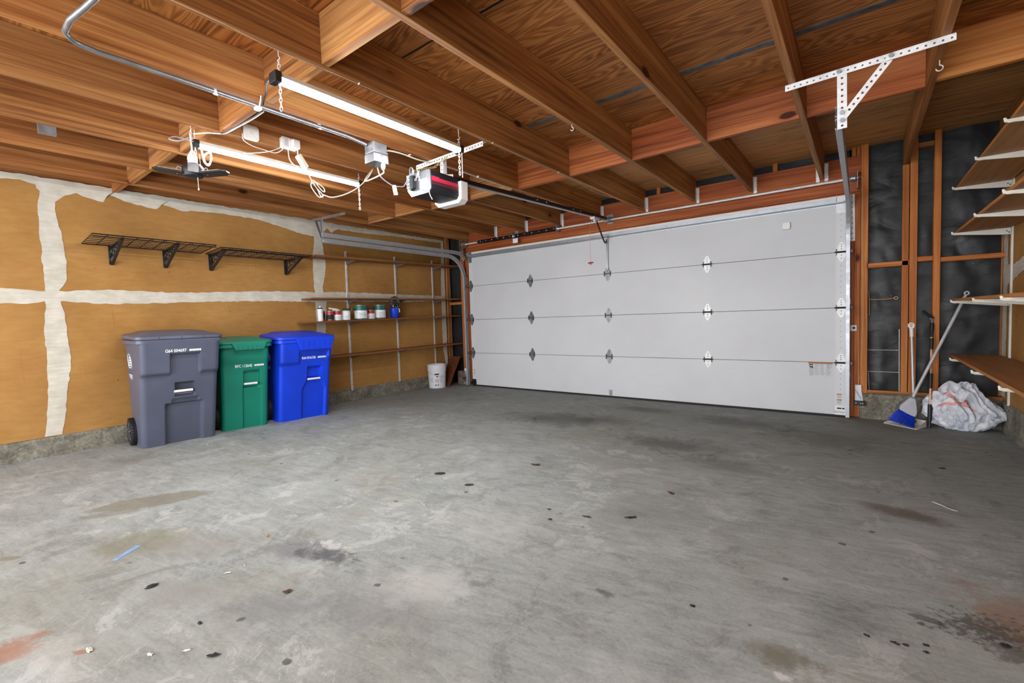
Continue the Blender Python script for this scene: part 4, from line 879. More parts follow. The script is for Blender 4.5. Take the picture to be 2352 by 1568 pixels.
# ================================================================ LEFT WALL SHELVES
def shelf_board(z0, z1, y0, y1, depth, label, x=XL+.016):
    m = MB(); P = []
    for y, z in ((y0, z0), (y1, z1)):
        P += [(x, y, z-.02), (x+depth, y, z-.02), (x+depth, y, z), (x, y, z)]
    m.add(P, [(0, 1, 2, 3), (7, 6, 5, 4), (0, 4, 5, 1), (1, 5, 6, 2), (2, 6, 7, 3), (3, 7, 4, 0)])
    o = m.build('wall_shelf', 'shelf_board', bevel=.002); return tag(o, label, 'shelf', 'boards on the left wall')
def zc(y, a=1.1055, b=.018): return a+(y-3.1)*b
shelf_board(1.925, 1.965, 3.02, 5.56, .25, 'topmost wooden board of the left wall shelving, empty')
shelf_board(1.397, 1.425, 2.95, 5.56, .25, 'second wooden board from the top of the left wall shelving, empty')
shelf_board(zc(2.88), zc(5.56), 2.88, 5.56, .25, 'wooden board carrying the paint cans and the blue cup')
shelf_board(.655, .685, 2.9, 5.56, .25, 'lowest wooden board of the left wall shelving, behind the blue bin')
for y, zb, nm in ((3.605, .15, 'left'), (4.425, .17, 'middle'), (5.175, .22, 'right')):
    t = thing('shelf_standard', nm+' slotted metal upright of the left wall shelving', 'shelf upright', (XL, y, zb), 0, 'uprights on the left wall')
    m = MB().box(XL+.003, XL+.014, y-.0125, y+.0125, zb, 2.045); m.cur = 1
    z = zb+.02
    while z < 2.03: m.box(XL+.0135, XL+.0146, y-.007, y-.003, z, z+.013).box(XL+.0135, XL+.0146, y+.003, y+.007, z, z+.013); z += .026
    m.build('upright', 'galv_lit', t, mats=['galv_lit', 'print_black'])
    for zz in (1.925+(y-3.02)*.0157, 1.397+(y-2.95)*.0107, zc(y), .655+(y-2.9)*.0113):
        zt = zz-.021
        MB().prism([(.014, 0), (.225, 0), (.225, -.012), (.05, -.045), (.014, -.05)], (XL, y-.002, zt), (1, 0, 0), (0, 0, 1), (0, .004, 0)).build('bracket', 'galv_dark', t)

# wire shelves
def wire_shelf(y0, y1, ybr, zb, zf, label):
    t = thing('wire_shelf', label, 'wire shelf', (XL, (y0+y1)/2, zb-.19), 0, 'black wire shelves')
    xw, xf = XL+.02, XL+.425; r = .0034
    def q(x, y, dz=0): return (x, y, zb+(zf-zb)*(x-xw)/(xf-xw)+dz)
    m = MB()
    for x in (xw, xf): m.tube([q(x, y0), q(x, y1)], .0055, 6)
    for y in (y0, y1): m.tube([q(xw, y), q(xf, y)], .0045, 6)
    m.build('rim_wire', 'black_metal', t)
    m = MB()
    for i in range(1, 6): x = xw+(xf-xw)*i/6; m.tube([q(x, y0), q(x, y1)], r, 5)
    n = 9
    for i in range(1, n): y = y0+(y1-y0)*i/n; m.tube([q(xw, y, .005), q(xf, y, .005), q(xf+.003, y, -.02)], r, 5)
    m.tube([q(xf+.003, y0, -.02), q(xf+.003, y1, -.02)], .0045, 6)
    m.build('wire_grid', 'black_metal', t)
    for y in ybr:
        m = MB(); z = zb
        m.box(XL+.002, XL+.007, y-.02, y+.02, z-.175, z+.005)
        m.bar((XL+.01, y, z-.172), q(XL+.40, y, -.022), .022, .013).bar(q(XL+.006, y, -.014), q(XL+.42, y, -.014), .022, .011)
        m.bar((XL+.010, y, z-.172), (XL+.010, y, z-.01), .022, .010)
        m.ring((XL+.058, y, z-.058), (0, 1, 0), .044, .005, 20, 6).ring((XL+.145, y, z-.046), (0, 1, 0), .030, .005, 18, 6).ring((XL+.22, y, z-.030), (0, 1, 0), .021, .005, 16, 6)
        b = m.build('triangle_bracket', 'black_metal', t)
        for zz in (z-.02, z-.155): MB().lathe([(.007, 0), (.007, .006)], (XL+.007, y+.012, zz), 8, 'x').build('wall_screw', 'galv_lit', b)
wire_shelf(.95, 1.885, (1.153, 1.57), 1.862, 1.895, 'left black wire shelf on triangular brackets, nearest the camera')
wire_shelf(1.925, 2.89, (1.975, 2.785), 1.86, 1.88, 'right black wire shelf on triangular brackets, beside the wooden shelving')

# ---------------------------------------------------------------- cans on the board
def can(x, y, r, h, bands, label, grp=None, name='paint_can', lid='galv', handle=False, lab=True):
    z = zc(y)+.001; t = thing(name, label, 'can', (x, y, z), 0, grp)
    MB().lathe([(r, 0), (r+.002, .002), (r, .006), (r, h-.008), (r+.002, h-.004), (r, h)], (x, y, z), 28).build('can_body', 'galv', t, smooth=True)
    for a, b, mt in bands: MB().lathe([(r+.0012, h*a), (r+.0012, h*b)], (x, y, z), 28).build('label_band', mt, t, smooth=True)
    MB().lathe([(r*.92, 0), (r*.92, .004), (r*.8, .0045), (r*.8, .001)], (x, y, z+h), 28).build('can_lid', lid, t)
    if handle:
        pts = []
        for k in range(15):
            a = PI*k/14; pts.append((x+(r+.008)*math.sin(a)*.98+.002, y-(r+.004)*math.cos(a), z+h*.62-.055*math.sin(a)))
        MB().tube(pts, .0016, 5).build('wire_handle', 'galv_dark', t)
    if lab:
        for q in range(5):
            k = h*(.12+.08*q); P = []
            for j in range(7): a = R(-45+j*10); P += [(x+(r+.0018)*math.cos(a), y+(r+.0018)*math.sin(a), z+k), (x+(r+.0018)*math.cos(a), y+(r+.0018)*math.sin(a), z+k+h*.022)]
            MB().add(P, [(2*j, 2*j+2, 2*j+3, 2*j+1) for j in range(6)]).build('print_line', 'print_grey', t)
    return t
CX = -5.42
z = zc(3.11)+.001
sp = thing('spray_can', 'white spray paint can at the left end of the shelf', 'spray can', (CX, 3.11, z))
MB().lathe([(.030, 0), (.033, .003), (.033, .15), (.031, .156)], (CX, 3.11, z), 24).build('can_body', 'print_white', sp, smooth=True)
MB().lathe([(.032, .156), (.026, .168), (.015, .172)], (CX, 3.11, z), 24).build('shoulder', 'print_black', sp, smooth=True)
MB().lathe([(.011, .172), (.011, .185), (.008, .19)], (CX, 3.11, z), 16).build('spray_cap', 'white_plastic', sp)
text_mesh('print', '2x', .035, 'blue_bin', sp, frame((CX+.026, 3.097, z+.115), (.62, .78, 0), (0, 0, 1)))
can(-5.47, 3.162, .035, .125, [(.05, .28, 'can_red'), (.3, .8, 'print_black'), (.82, .97, 'can_red')], 'small black and red can beside the white spray can', 'small cans', lab=False)
can(-5.40, 3.232, .044, .12, [(.02, .12, 'can_red'), (.14, .66, 'print_black'), (.68, .95, 'can_red')], 'black can with a broad red top band', 'small cans', lab=False)
can(-5.40, 3.335, .050, .12, [(.04, .62, 'print_white'), (.64, .95, 'can_red')], 'white can with a red band and white roller lying on top', 'small cans')
can(-5.40, 3.457, .054, .125, [(.03, .97, 'print_white')], 'plain white printed can with a dark brush on top')
can(-5.41, 3.69, .084, .188, [(.0, .07, 'can_green'), (.08, .64, 'print_white'), (.65, .96, 'can_green')], 'large white and green paint can with a hanging wire handle', 'large paint cans', handle=True)
can(-5.41, 3.853, .049, .12, [(.04, .62, 'print_white'), (.64, .95, 'can_red')], 'small white and red can between the two large paint cans', 'small cans')
can(-5.43, 4.01, .084, .188, [(.0, .07, 'can_green'), (.08, .64, 'print_white'), (.65, .96, 'can_green')], 'large white and green paint can nearest the blue cup, without handle', 'large paint cans')
z = zc(3.335)+.127
ro = thing('paint_roller', 'small white paint roller lying on the red and white can', 'paint roller', (-5.40, 3.31, z))
MB().tube([(-5.40, 3.22, z+.032), (-5.395, 3.33, z+.018)], .011, 10).build('roller_sleeve', 'white_plastic', ro, smooth=True); MB().tube([(-5.40, 3.27, z+.012), (-5.39, 3.36, z+.010)], .009, 10).build('roller_sleeve', 'white_plastic', ro, smooth=True)
z = zc(3.457)+.131
br = thing('paint_brush', 'dark paint brush lying across the plain white can', 'brush', (-5.40, 3.5, z))
MB().bar((-5.40, 3.43, z+.010), (-5.40, 3.52, z+.014), .04, .018).build('bristles', 'black_plastic', br); MB().bar((-5.40, 3.52, z+.014), (-5.395, 3.545, z+.014), .036, .014).build('ferrule', 'galv_dark', br)
MB().tube([(-5.395, 3.545, z+.014), (-5.39, 3.585, z+.012)], .006, 8).build('brush_handle', 'black_plastic', br)
y, z = 4.262, zc(4.262)+.001
bk = thing('blue_cup', 'small blue plastic cup stuffed with crumpled dark film', 'cup', (CX, y, z))
MB().lathe([(.052, 0), (.055, .004), (.068, .128), (.072, .13), (.072, .138), (.066, .138), (.053, .01)], (CX, y, z), 24).build('cup_body', 'blue_bin', bk, smooth=True)
def blob(name, c, rx, ry, rz, mat, par, seed, amp=.35, sub=4, freq=2.2, flat=False, smooth=True):
    bm = bmesh.new(); bmesh.ops.create_icosphere(bm, subdivisions=sub, radius=1)
    V = []
    for v in bm.verts:
        d = v.co.normalized(); n_ = noise.fractal(d*freq+Vector((seed, seed*.7, 0)), 1, 2, 4)
        rr = 1+amp*(abs(n_)*-1.0+.25)
        q = Vector((d.x*rx*rr, d.y*ry*rr, d.z*rz*rr))
        if flat: q.z = max(q.z, -rz*.55)
        V.append(tuple(Vector(c)+q))
    F = [tuple(v.index for v in f.verts) for f in bm.faces]; bm.free()
    return MB().add(V, F).build(name, mat, par, smooth=smooth)
blob('crumpled_film', (CX, y+.012, z+.21), .07, .07, .095, 'foil', bk, 3.3, 1.0, 4, 2.6, smooth=False)
blob('crumpled_film', (CX+.01, y+.03, z+.15), .05, .045, .045, 'print_black', bk, 7.3, 1.0, 3, 2.6, smooth=False)
MB().tube(smoothpath([(CX+.05, y+.02, z+.15), (CX+.065, y+.04, z+.12), (CX+.07, y+.035, z+.08)], 4), .006, 6).tube([(CX+.03, y-.04, z+.16), (CX+.04, y-.05, z+.19)], .005, 6).build('white_string', 'print_white', bk)

# ================================================================ BINS
def sstep(a, b, x):
    t = min(1, max(0, (x-a)/(b-a))) if a != b else (1.0 if x > a else 0.0)
    return t*t*(3-2*t)
def rectmask(u, v, u0, u1, v0, v1, e=.012, ev=.012):
    return sstep(u0-e, u0+e, u)*(1-sstep(u1-e, u1+e, u))*sstep(v0-ev, v0+ev, v)*(1-sstep(v1-ev, v1+ev, v))
def h_grey(u, v):
    h = 0
    lb = rectmask(u, v, -.2, .36, .69, 1.2, .014, .02); rb = rectmask(u, v, .74, 1.2, .69, 1.2, .014, .02); tb = rectmask(u, v, -.2, 1.2, .875, 1.2, .01, .014)
    h += .042*max(lb, rb, tb)
    h -= .045*rectmask(u, v, .31, .79, -.2, .40, .018, .012)
    h -= .020*rectmask(u, v, .39, .74, .395, .44, .014, .012)
    h -= .055*rectmask(u, v, .43, .68, .475, .595, .012, .012)
    return h
def h_green(u, v):
    h = -.022*rectmask(u, v, .44, .84, -.2, .52, .02, .012)
    h -= .040*rectmask(u, v, .46, .80, .50, .69, .02, .02)
    h += .012*rectmask(u, v, -.2, 1.2, .80, 1.2, .01, .05)
    return h
def h_blue(u, v):
    w = sstep(.36, .52, v)*.09
    h = -.028*rectmask(u, v, .44+w, .90-w, -.2, .52, .02, .012)
    h -= .045*rectmask(u, v, .53, .80, .50, .66, .014, .02)
    h += .030*max(rectmask(u, v, -.2, .36, .72, 1.2, .03, .03), rectmask(u, v, .9, 1.2, .76, 1.2, .02, .03), rectmask(u, v, -.2, 1.2, .84, 1.2, .02, .05))
    return h
def rot2(x, y, a): return x*math.cos(a)-y*math.sin(a), x*math.sin(a)+y*math.cos(a)
def bin_(label, mat, fl_, fr_, depth, h, wt, dt, hf, txt, tz, su, barz, barw, skirt, lidrise, side):
    FL, FR = Vector(fl_), Vector(fr_); mid = (FL+FR)/2; wdir = (FR-FL).normalized(); fwd = Vector((wdir.y, -wdir.x, 0)); w = (FR-FL).length
    ctr = mid-fwd*(depth/2); rz = math.atan2(fwd.y, fwd.x)
    t = thing('wheeled_bin', label, 'trash bin', (ctr.x, ctr.y, 0), rz, 'wheeled bins along the left wall')
    # body: loft of rounded rectangles, local x forward, y along the width (towards the door)
    nf, ns, nc, nz = 84, 16, 7, 110; P = []; tot = 0
    def section(v):
        w2 = (w+(wt-w)*v)/2; xf = depth/2+dt*v; xb = -depth/2; rc = .045
        pts = []
        for i in range(nf+1): s_ = -w2+rc+(2*w2-2*rc)*i/nf; pts.append((xf, s_, (s_+w2)/(2*w2)))
        for k in range(1, nc): a = PI/2*k/nc; pts.append((xf-rc+rc*math.cos(a), w2-rc+rc*math.sin(a), 1.0))
        for i in range(ns+1): pts.append((xf-rc-(xf-xb-2*rc)*i/ns, w2, None))
        for k in range(1, nc): a = PI/2+PI/2*k/nc; pts.append((xb+rc+rc*math.cos(a), w2-rc+rc*math.sin(a), None))
        for i in range(ns+1): pts.append((xb, w2-rc-(2*w2-2*rc)*i/ns, None))
        for k in range(1, nc): a = PI+PI/2*k/nc; pts.append((xb+rc+rc*math.cos(a), -w2+rc+rc*math.sin(a), None))
        for i in range(ns+1): pts.append((xb+rc+(xf-xb-2*rc)*i/ns, -w2, None))
        for k in range(1, nc): a = 1.5*PI+PI/2*k/nc; pts.append((xf-rc+rc*math.cos(a), -w2+rc+rc*math.sin(a), 0.0))
        return pts
    for j in range(nz+1):
        v = j/nz; sec = section(v); n = len(sec)
        for x, y, u in sec:
            if u is not None: x += hf(u, v)
            P.append((x, y, v*h))
    F = [(j*n+k, j*n+(k+1) % n, (j+1)*n+(k+1) % n, (j+1)*n+k) for j in range(nz) for k in range(n)]
    F.append(tuple(range(n))[::-1]); F.append(tuple(range(nz*n, nz*n+n)))
    MB().add(P, F).build('bin_body', mat, t, local=True, smooth=True)
    # rim and lid
    w2, xf, xb = wt/2, depth/2+dt+.03, -depth/2-.012
    def rr(x0, x1, y0, y1, r, n_=5):
        out = []
        for cx, cy, a0 in ((x1-r, y1-r, 0), (x0+r, y1-r, 90), (x0+r, y0+r, 180), (x1-r, y0+r, 270)):
            for k in range(n_+1): a = R(a0+90*k/n_); out.append((cx+r*math.cos(a), cy+r*math.sin(a)))
        return out
    def loft(secs):
        m = MB(); n_ = len(secs[0][0]); P = []
        for s_, z_ in secs:
            for i, (x, y) in enumerate(s_): P.append((x, y, z_(x) if callable(z_) else z_))
        m.add(P, [(j*n_+k, j*n_+(k+1) % n_, (j+1)*n_+(k+1) % n_, (j+1)*n_+k) for j in range(len(secs)-1) for k in range(n_)]+[tuple(range(n_))[::-1], tuple(range((len(secs)-1)*n_, len(secs)*n_))])
        return m
    e = .02
    loft([(rr(xb-.01, xf, -w2-e, w2+e, .06), h-.022), (rr(xb-.01, xf+.008, -w2-e-.006, w2+e+.006, .06), h-.018), (rr(xb-.01, xf+.008, -w2-e-.006, w2+e+.006, .06), h+.012), (rr(xb-.01, xf, -w2-e, w2+e, .06), h+.015)]).build('rim', mat, t, local=True, smooth=True)
    sl = lambda b: (lambda x: b+(xf-x)*lidrise)
    lid = loft([(rr(xb, xf+.012, -w2-e-.004, w2+e+.004, .06), sl(h+.016)), (rr(xb, xf+.016, -w2-e-.010, w2+e+.010, .06), sl(h+.02)), (rr(xb, xf+.014, -w2-e-.008, w2+e+.008, .06), sl(h+.042)),
                (rr(xb+.01, xf-.012, -w2-e+.012, w2+e-.012, .055), sl(h+.052)), (rr(xb+.03, xf-.05, -w2+.03, w2-.03, .05), sl(h+.056)), (rr(xb+.07, xf-.11, -w2+.09, w2-.09, .04), sl(h+.078)), (rr(xb+.09, xf-.14, -w2+.12, w2-.12, .04), sl(h+.080))]).build('lid', mat, t, local=True, smooth=True)
    if skirt:
        sk, y0, y1 = skirt
        m = MB(); xs = xf+.016
        m.add([(xs-.02, y0, h+.02), (xs-.02, y1, h+.02), (xs-.02, y1-.035, h-sk), (xs-.02, y0+.035, h-sk), (xs+.010, y0, h+.03), (xs+.010, y1, h+.03), (xs+.012, y1-.035, h-sk), (xs+.012, y0+.035, h-sk)], [(0, 1, 2, 3), (7, 6, 5, 4), (0, 4, 5, 1), (1, 5, 6, 2), (2, 6, 7, 3), (3, 7, 4, 0)])
        m.build('lid_skirt', mat, lid, local=True, bevel=.004)
        for q in range(6): yy = y0+.06+(y1-y0-.12)*q/5; MB().box(xs+.008, xs+.017, yy-.002, yy+.002, h-sk+.004, h-.002).build('skirt_rib', mat, lid, local=True)
    else:
        for q in range(3): yy = -w2*.55+w2*.55*q; MB().box(xf+.014, xf+.018, yy-.001, yy+.001, h+.018, h+.036).build('rim_notch', 'dark_hole', lid, local=True)
    # rear grab bar, wheels, latch bar
    MB().tube([(xb-.03, -w2-.0, h-.002), (xb-.03, w2, h-.002)], .014, 8).box(xb-.03, xb+.01, -w2-.012, -w2+.012, h-.018, h+.018).box(xb-.03, xb+.01, w2-.012, w2+.012, h-.018, h+.018).build('grab_bar', mat, t, local=True)
    wr_ = .125
    ax = -depth/2+.115
    for sy in (-1, 1):
        yy = sy*(w/2+.012)
        m = MB().lathe([(.05, -.03), (wr_-.012, -.03), (wr_, -.018), (wr_, .018), (wr_-.012, .03), (.05, .03)], (ax, yy, wr_), 36, 'y')
        for k in range(28): a = 2*PI*k/28; c = Vector((ax+wr_*math.cos(a), yy, wr_+wr_*math.sin(a))); d = Vector((-math.sin(a), 0, math.cos(a))); m.bar(c-d*.004+Vector((0, -.028, 0)), c-d*.004+Vector((0, .028, 0)), .010, .007, (math.cos(a), 0, math.sin(a)))
        wh = m.build('wheel', 'rubber', t, local=True, smooth=True)
        m = MB()
        for k in range(5): a = 2*PI*k/5+.3; m.bar((ax+.02*math.cos(a), yy+sy*.031, wr_+.02*math.sin(a)), (ax+.085*math.cos(a), yy+sy*.031, wr_+.085*math.sin(a)), .010, .006, (0, 1, 0))
        m.build('wheel_spokes', 'galv_dark', wh, local=True)
    MB().tube([(ax, -w/2-.05, wr_), (ax, w/2+.05, wr_)], .009, 8).build('axle', 'galv_dark', t, local=True)
    vb = barz/h; xbz = depth/2+dt*vb+.0
    MB().tube([(xbz-.004, su-barw/2, barz), (xbz-.004, su+barw/2, barz)], .012, 10).build('lift_bar', 'white_plastic', t, local=True, smooth=True)
    vt = tz/h; xt = depth/2+dt*vt+max(hf(.5, vt), 0)+.0015
    ty = su-.02
    text_mesh('serial_number', txt, .040, 'print_white', t, frame((xt, ty-.045, tz), (0, 1, 0), (dt/h, 0, 1)), local=True, sx=.78)
    mm = MB().box(xt-.001, xt+.0008, ty+.055, ty+.145, tz-.009, tz+.009).build('barcode_strip', 'print_white', t, local=True)
    m = MB()
    for k in range(9): m.box(xt+.0008, xt+.0012, ty+.06+k*.009, ty+.062+k*.009+(k % 3)*.001, tz-.009, tz+.003)
    m.build('barcode_lines', 'print_grey', mm, local=True)
    # round city emblem printed on the side facing the camera
    ys = -(w+(wt-w)*.8)/2-.0015; xs = -.02; zs = h*.80
    m = MB()
    m2 = m.ring((xs, ys, zs), (0, 1, .06), side, .0016, 28, 4).ring((xs, ys, zs), (0, 1, .06), side*.86, .0008, 28, 4)
    for q in range(5): ww = side*(.35, .55, .6, .5, .3)[q]; m.box(xs-ww, xs+ww, ys-.0008, ys+.001, zs+side*(.46-.26*q), zs+side*(.56-.26*q)+.004)
    m.build('printed_emblem', 'print_white', t, local=True)
    m = MB()
    for q in range(5): m.box(xs-side*.9+.01*q, xs+side*.9-.008*q, ys-.0004+q*.0012, ys+.002+q*.0012, zs-side-.03-q*.014, zs-side-.024-q*.014)
    m.build('printed_lines', 'print_white', t, local=True)
    return t
bin_('large slate grey wheeled bin with full-width lid, leftmost of the three', 'grey_bin', (-5.116, 1.168, 0), (-5.07, 1.745, 0), .40, .965, .60, .25, h_grey, 'G64 004697', .875, .02, .50, .145, None, .03, .085)
bin_('small green wheeled bin between the grey and blue bins', 'green_bin', (-5.185, 1.848, 0), (-5.129, 2.274, 0), .32, .88, .45, .15, h_green, 'RPC 112642', .665, .045, .475, .125, (.045, -.14, .19), .02, .07)
bin_('large blue wheeled bin below the paint shelf, with a ribbed lid skirt', 'blue_bin', (-5.089, 2.368, 0), (-5.018, 2.922, 0), .42, .895, .57, .18, h_blue, 'R64 016126', .70, .09, .455, .14, (.10, -.13, .285), .05, .075)

# ================================================================ LEFT FRONT CORNER
c = Vector((-5.405, 5.035, 0))
wb = thing('paint_bucket', 'white five-gallon plastic bucket on the floor by the shelving', 'bucket', c)
MB().lathe([(.127, 0), (.131, .004), (.142, .27), (.150, .272), (.150, .279), (.143, .281), (.144, .305), (.150, .307), (.150, .312), (.145, .314), (.145, .328), (.150, .330), (.150, .336), (.146, .338), (.147, .358), (.152, .360), (.152, .370), (.146, .372), (.143, .36), (.13, .01)], c, 40).build('bucket_body', 'bucket_white', wb, smooth=True)
pts = []
vd = math.atan2(-c.y, -c.x)   # facing the camera
for k in range(13):
    a = PI*k/12; ang = vd-1.25+2.5*k/12; pts.append(c+Vector((.152*math.cos(ang), .152*math.sin(ang), .285-.11*(k/12)**.8-.02*math.sin(a))))
MB().tube(pts, .0024, 6).build('wire_handle', 'galv_dark', wb)
def wrap(a0, a1, z0, z1, mat, nm='bucket_label', r0=.1322, off=.0012):
    P = []; n_ = 8
    for j in range(n_+1):
        a = vd+R(a0+(a1-a0)*j/n_)
        for z_ in (z0, z1): rr_ = .131+(.142-.131)*z_/.27+off; P.append(c+Vector((rr_*math.cos(a), rr_*math.sin(a), z_)))
    return MB().add(P, [(2*j, 2*j+2, 2*j+3, 2*j+1) for j in range(n_)]).build(nm, mat, wb)
wrap(-16, 14, .09, .24, 'print_white'); wrap(-15, 13, .215, .237, 'print_black', off=.0018)
for q in range(5): wrap(-14, 12, .098+q*.012, .104+q*.012, 'print_grey', off=.002)
a = vd; q_ = c+Vector((.1395*math.cos(a), .1395*math.sin(a), .187))
MB().ring(q_, (math.cos(a), math.sin(a), 0), .020, .002, 20, 4).bar(q_+Vector((.010*math.sin(a), -.010*math.cos(a), .008)), q_-Vector((.010*math.sin(a), -.010*math.cos(a), .006)), .004, .014, (0, 0, 1)).build('label_mark', 'print_black', wb)
for q in range(8): wrap(18, 46-(q % 3)*5, .20-q*.015, .204-q*.015, 'print_grey', 'print_line')
for q in range(6): wrap(-44, -28, .16-q*.012, .164-q*.012, 'print_grey', 'print_line')
wrap(-14, -2, .045, .06, 'print_black', 'print_line'); wrap(5, 9, .04, .075, 'print_black', 'print_line')
P0, P1 = Vector((-5.50, 5.215, 0.0)), Vector((-5.27, 5.17, 0.0)); Q0, Q1 = Vector((-5.53, 5.47, .455)), Vector((-5.275, 5.46, .462))
nn = (P1-P0).cross(Q0-P0).normalized()*.008
if nn.z < 0: nn = -nn
o = MB().add([P0, P1, Q1, Q0, P0+nn, P1+nn, Q1+nn, Q0+nn], [(3, 2, 1, 0), (4, 5, 6, 7), (0, 1, 5, 4), (1, 2, 6, 5), (2, 3, 7, 6), (3, 0, 4, 7)]).build('laminate_plank', 'laminate'); tag(o, 'dark brown laminate plank leaning behind the white bucket', 'plank')
random.seed(5)
bp_ = thing('brick_pier', 'low rough pile of old bricks and mortar in the left front corner', 'bricks', (-5.26, 5.53, 0))
for j in range(4):
    for i in range(2): w_ = random.uniform(.10, .13); MB().box(-5.37+i*.135, -5.37+i*.135+w_, 5.475+random.uniform(-.01, .01), 5.595, .003+j*.056, .053+j*.056).build('brick', 'brick', bp_, bevel=.004)
MB().box(-5.375, -5.09, 5.48, 5.598, 0.0, .215).build('mortar', 'footing', bp_)
def eye(p, sgn, label):
    p = Vector(p); t = thing('door_safety_sensor', label, 'sensor', (p.x, p.y, p.z-.06), 0, 'door safety sensors')
    MB().prism([(-.025, .155), (.02, .155), (.022, .09), (.035, .0), (-.028, .0)], p, (1, 0, 0), (0, 0, 1), (0, .004, 0)).build('sensor_bracket', 'galv', t)
    MB().box(p.x-.028, p.x+.02, p.y-.003, p.y-.001, p.z+.11, p.z+.155).build('clip_plate', 'white_plastic', t)
    MB().box(p.x-.04, p.x+.05, p.y-.045, p.y, p.z-.035, p.z+.004).build('sensor_case', 'black_plastic', t, bevel=.004)
    m = MB()
    for dx in (-.02, .015, .03): m.lathe([(.004, -.002), (.004, .0)], (p.x+dx, p.y-.0455, p.z-.016), 8, 'y')
    m.build('indicator', 'white_plastic', t)
    pts = []
    for k in range(60): pts.append((p.x-.02+.04*k/60+.006*math.cos(k*.9), p.y-.006, p.z+.10-.085*k/60+.006*math.sin(k*.9)))
    MB().tube(pts, .0016, 4).build('coiled_lead', 'cable_white', t)
    return t
eye((-.02, 5.478, .165), 1, 'black door safety sensor low on the jamb right of the door')
t_ = eye((-5.15, 5.44, .12), -1, 'tilted door safety sensor in the left front corner by the bricks')

# ---------------------------------------------------------------- right front corner
pw_ = thing('post_wire', 'pale wire running down the post right of the door to the sensor', 'wire', (.0, 5.495, 1))
MB().tube(smoothpath([(-.045, 5.49, 2.28), (-.005, 5.495, 2.285), (.002, 5.495, 2.2), (.004, 5.495, 1.6), (.010, 5.495, 1.1), (.008, 5.495, .8), (-.004, 5.494, .45), (-.018, 5.49, .36), (-.02, 5.486, .315)], 6), .0028, 5).build('wire', 'cable_tan', pw_)
so = thing('jamb_switch', 'small white switch plate on the jamb right of the door', 'switch', (-.062, 5.50, .835))
MB().box(-.088, -.038, 5.493, 5.503, .838, .895).build('plate', 'white_plastic', so, bevel=.002); MB().lathe([(.011, -.002), (.011, .001)], (-.060, 5.492, .868), 12, 'y').build('keyhole', 'print_black', so)
rd = thing('wire_rods', 'thin grey metal rods forming a ladder against the black paper', 'rods', (.2, 5.555, .27))
MB().tube([(.276, 5.53, .85), (.280, 5.535, .272)], .0045, 6).build('upright_rod', 'alu', rd)
for z_ in (.655, .448): MB().tube([(.047, 5.553, z_-.002), (.277, 5.535, z_)], .0038, 6).build('cross_rod', 'alu', rd)
MB().tube([(.052, 5.553, .45), (.06, 5.553, .272)], .0038, 6).build('upright_rod', 'alu', rd)
gw = thing('twisted_wire', 'short bent wire with a looped end on the black paper', 'wire', (.15, 5.55, 1.0))
MB().tube(smoothpath([(.05, 5.55, 1.52-.3), (.056, 5.55, 1.14), (.058, 5.55, 1.0), (.05, 5.552, .985)], 4), .0028, 5).tube(smoothpath([(.056, 5.55, 1.137), (.15, 5.548, 1.132), (.235, 5.55, 1.138)], 4), .003, 5).ring((.252, 5.55, 1.14), (0, 1, .3), .013, .004, 12, 5).build('wire', 'cable_tan', gw)

# broom
bz = thing('broom', 'blue-bristled angle broom with grey head leaning on the studs', 'broom', (.33, 5.30, 0))
neck = px(2097, 911, 'y', 5.29); top = px(2216, 682, 'y', 5.492)
MB().tube([neck, top], .0125, 12).build('broom_handle', 'alu', bz, smooth=True)
ld = (top-neck).normalized()
MB().tube([top-ld*.0, top+ld*.02], .010, 8).ring(top+ld*.036, (0, 1, 0), .014, .006, 16, 6).build('hanging_loop', 'grey_pl', bz)
def Y(u, v, y): return px(u, v, 'y', y)
hd = [Y(2091, 911, 5.295), Y(2103, 915, 5.295), Y(2106, 935, 5.285), Y(2106, 950, 5.275), Y(2101, 958, 5.265), Y(2065, 938, 5.24), Y(2068, 930, 5.25), Y(2080, 920, 5.275)]
th = Vector((0, .034, .006))
MB().add([p-th*.5 for p in hd]+[p+th*.5 for p in hd], [tuple(range(8)), tuple(range(8, 16))[::-1]]+[(i, (i+1) % 8, (i+1) % 8+8, i+8) for i in range(8)]).build('broom_head', 'grey_pl', bz, bevel=.006)
m = MB(); random.seed(12)
A0, A1 = Y(2065, 938, 5.245), Y(2102, 957, 5.262); B0, B1 = Y(2041, 963, 5.215), Y(2100, 984, 5.20)
B0.z = max(B0.z, .035); B1.z = .012
for i in range(420):
    s_ = random.random(); k = random.uniform(-.017, .017)
    p = A0.lerp(A1, s_)+Vector((0, k*.7, 0)); q = B0.lerp(B1, s_)+Vector((random.uniform(-.004, .004), k*1.7, random.uniform(-.006, .008)))
    q.z = max(q.z, .006)
    m.tube([p, p.lerp(q, .5)+Vector((0, 0, .004)), q], .0016, 4, False)
m.build('bristles', 'bristle', bz)['kind'] = 'stuff'
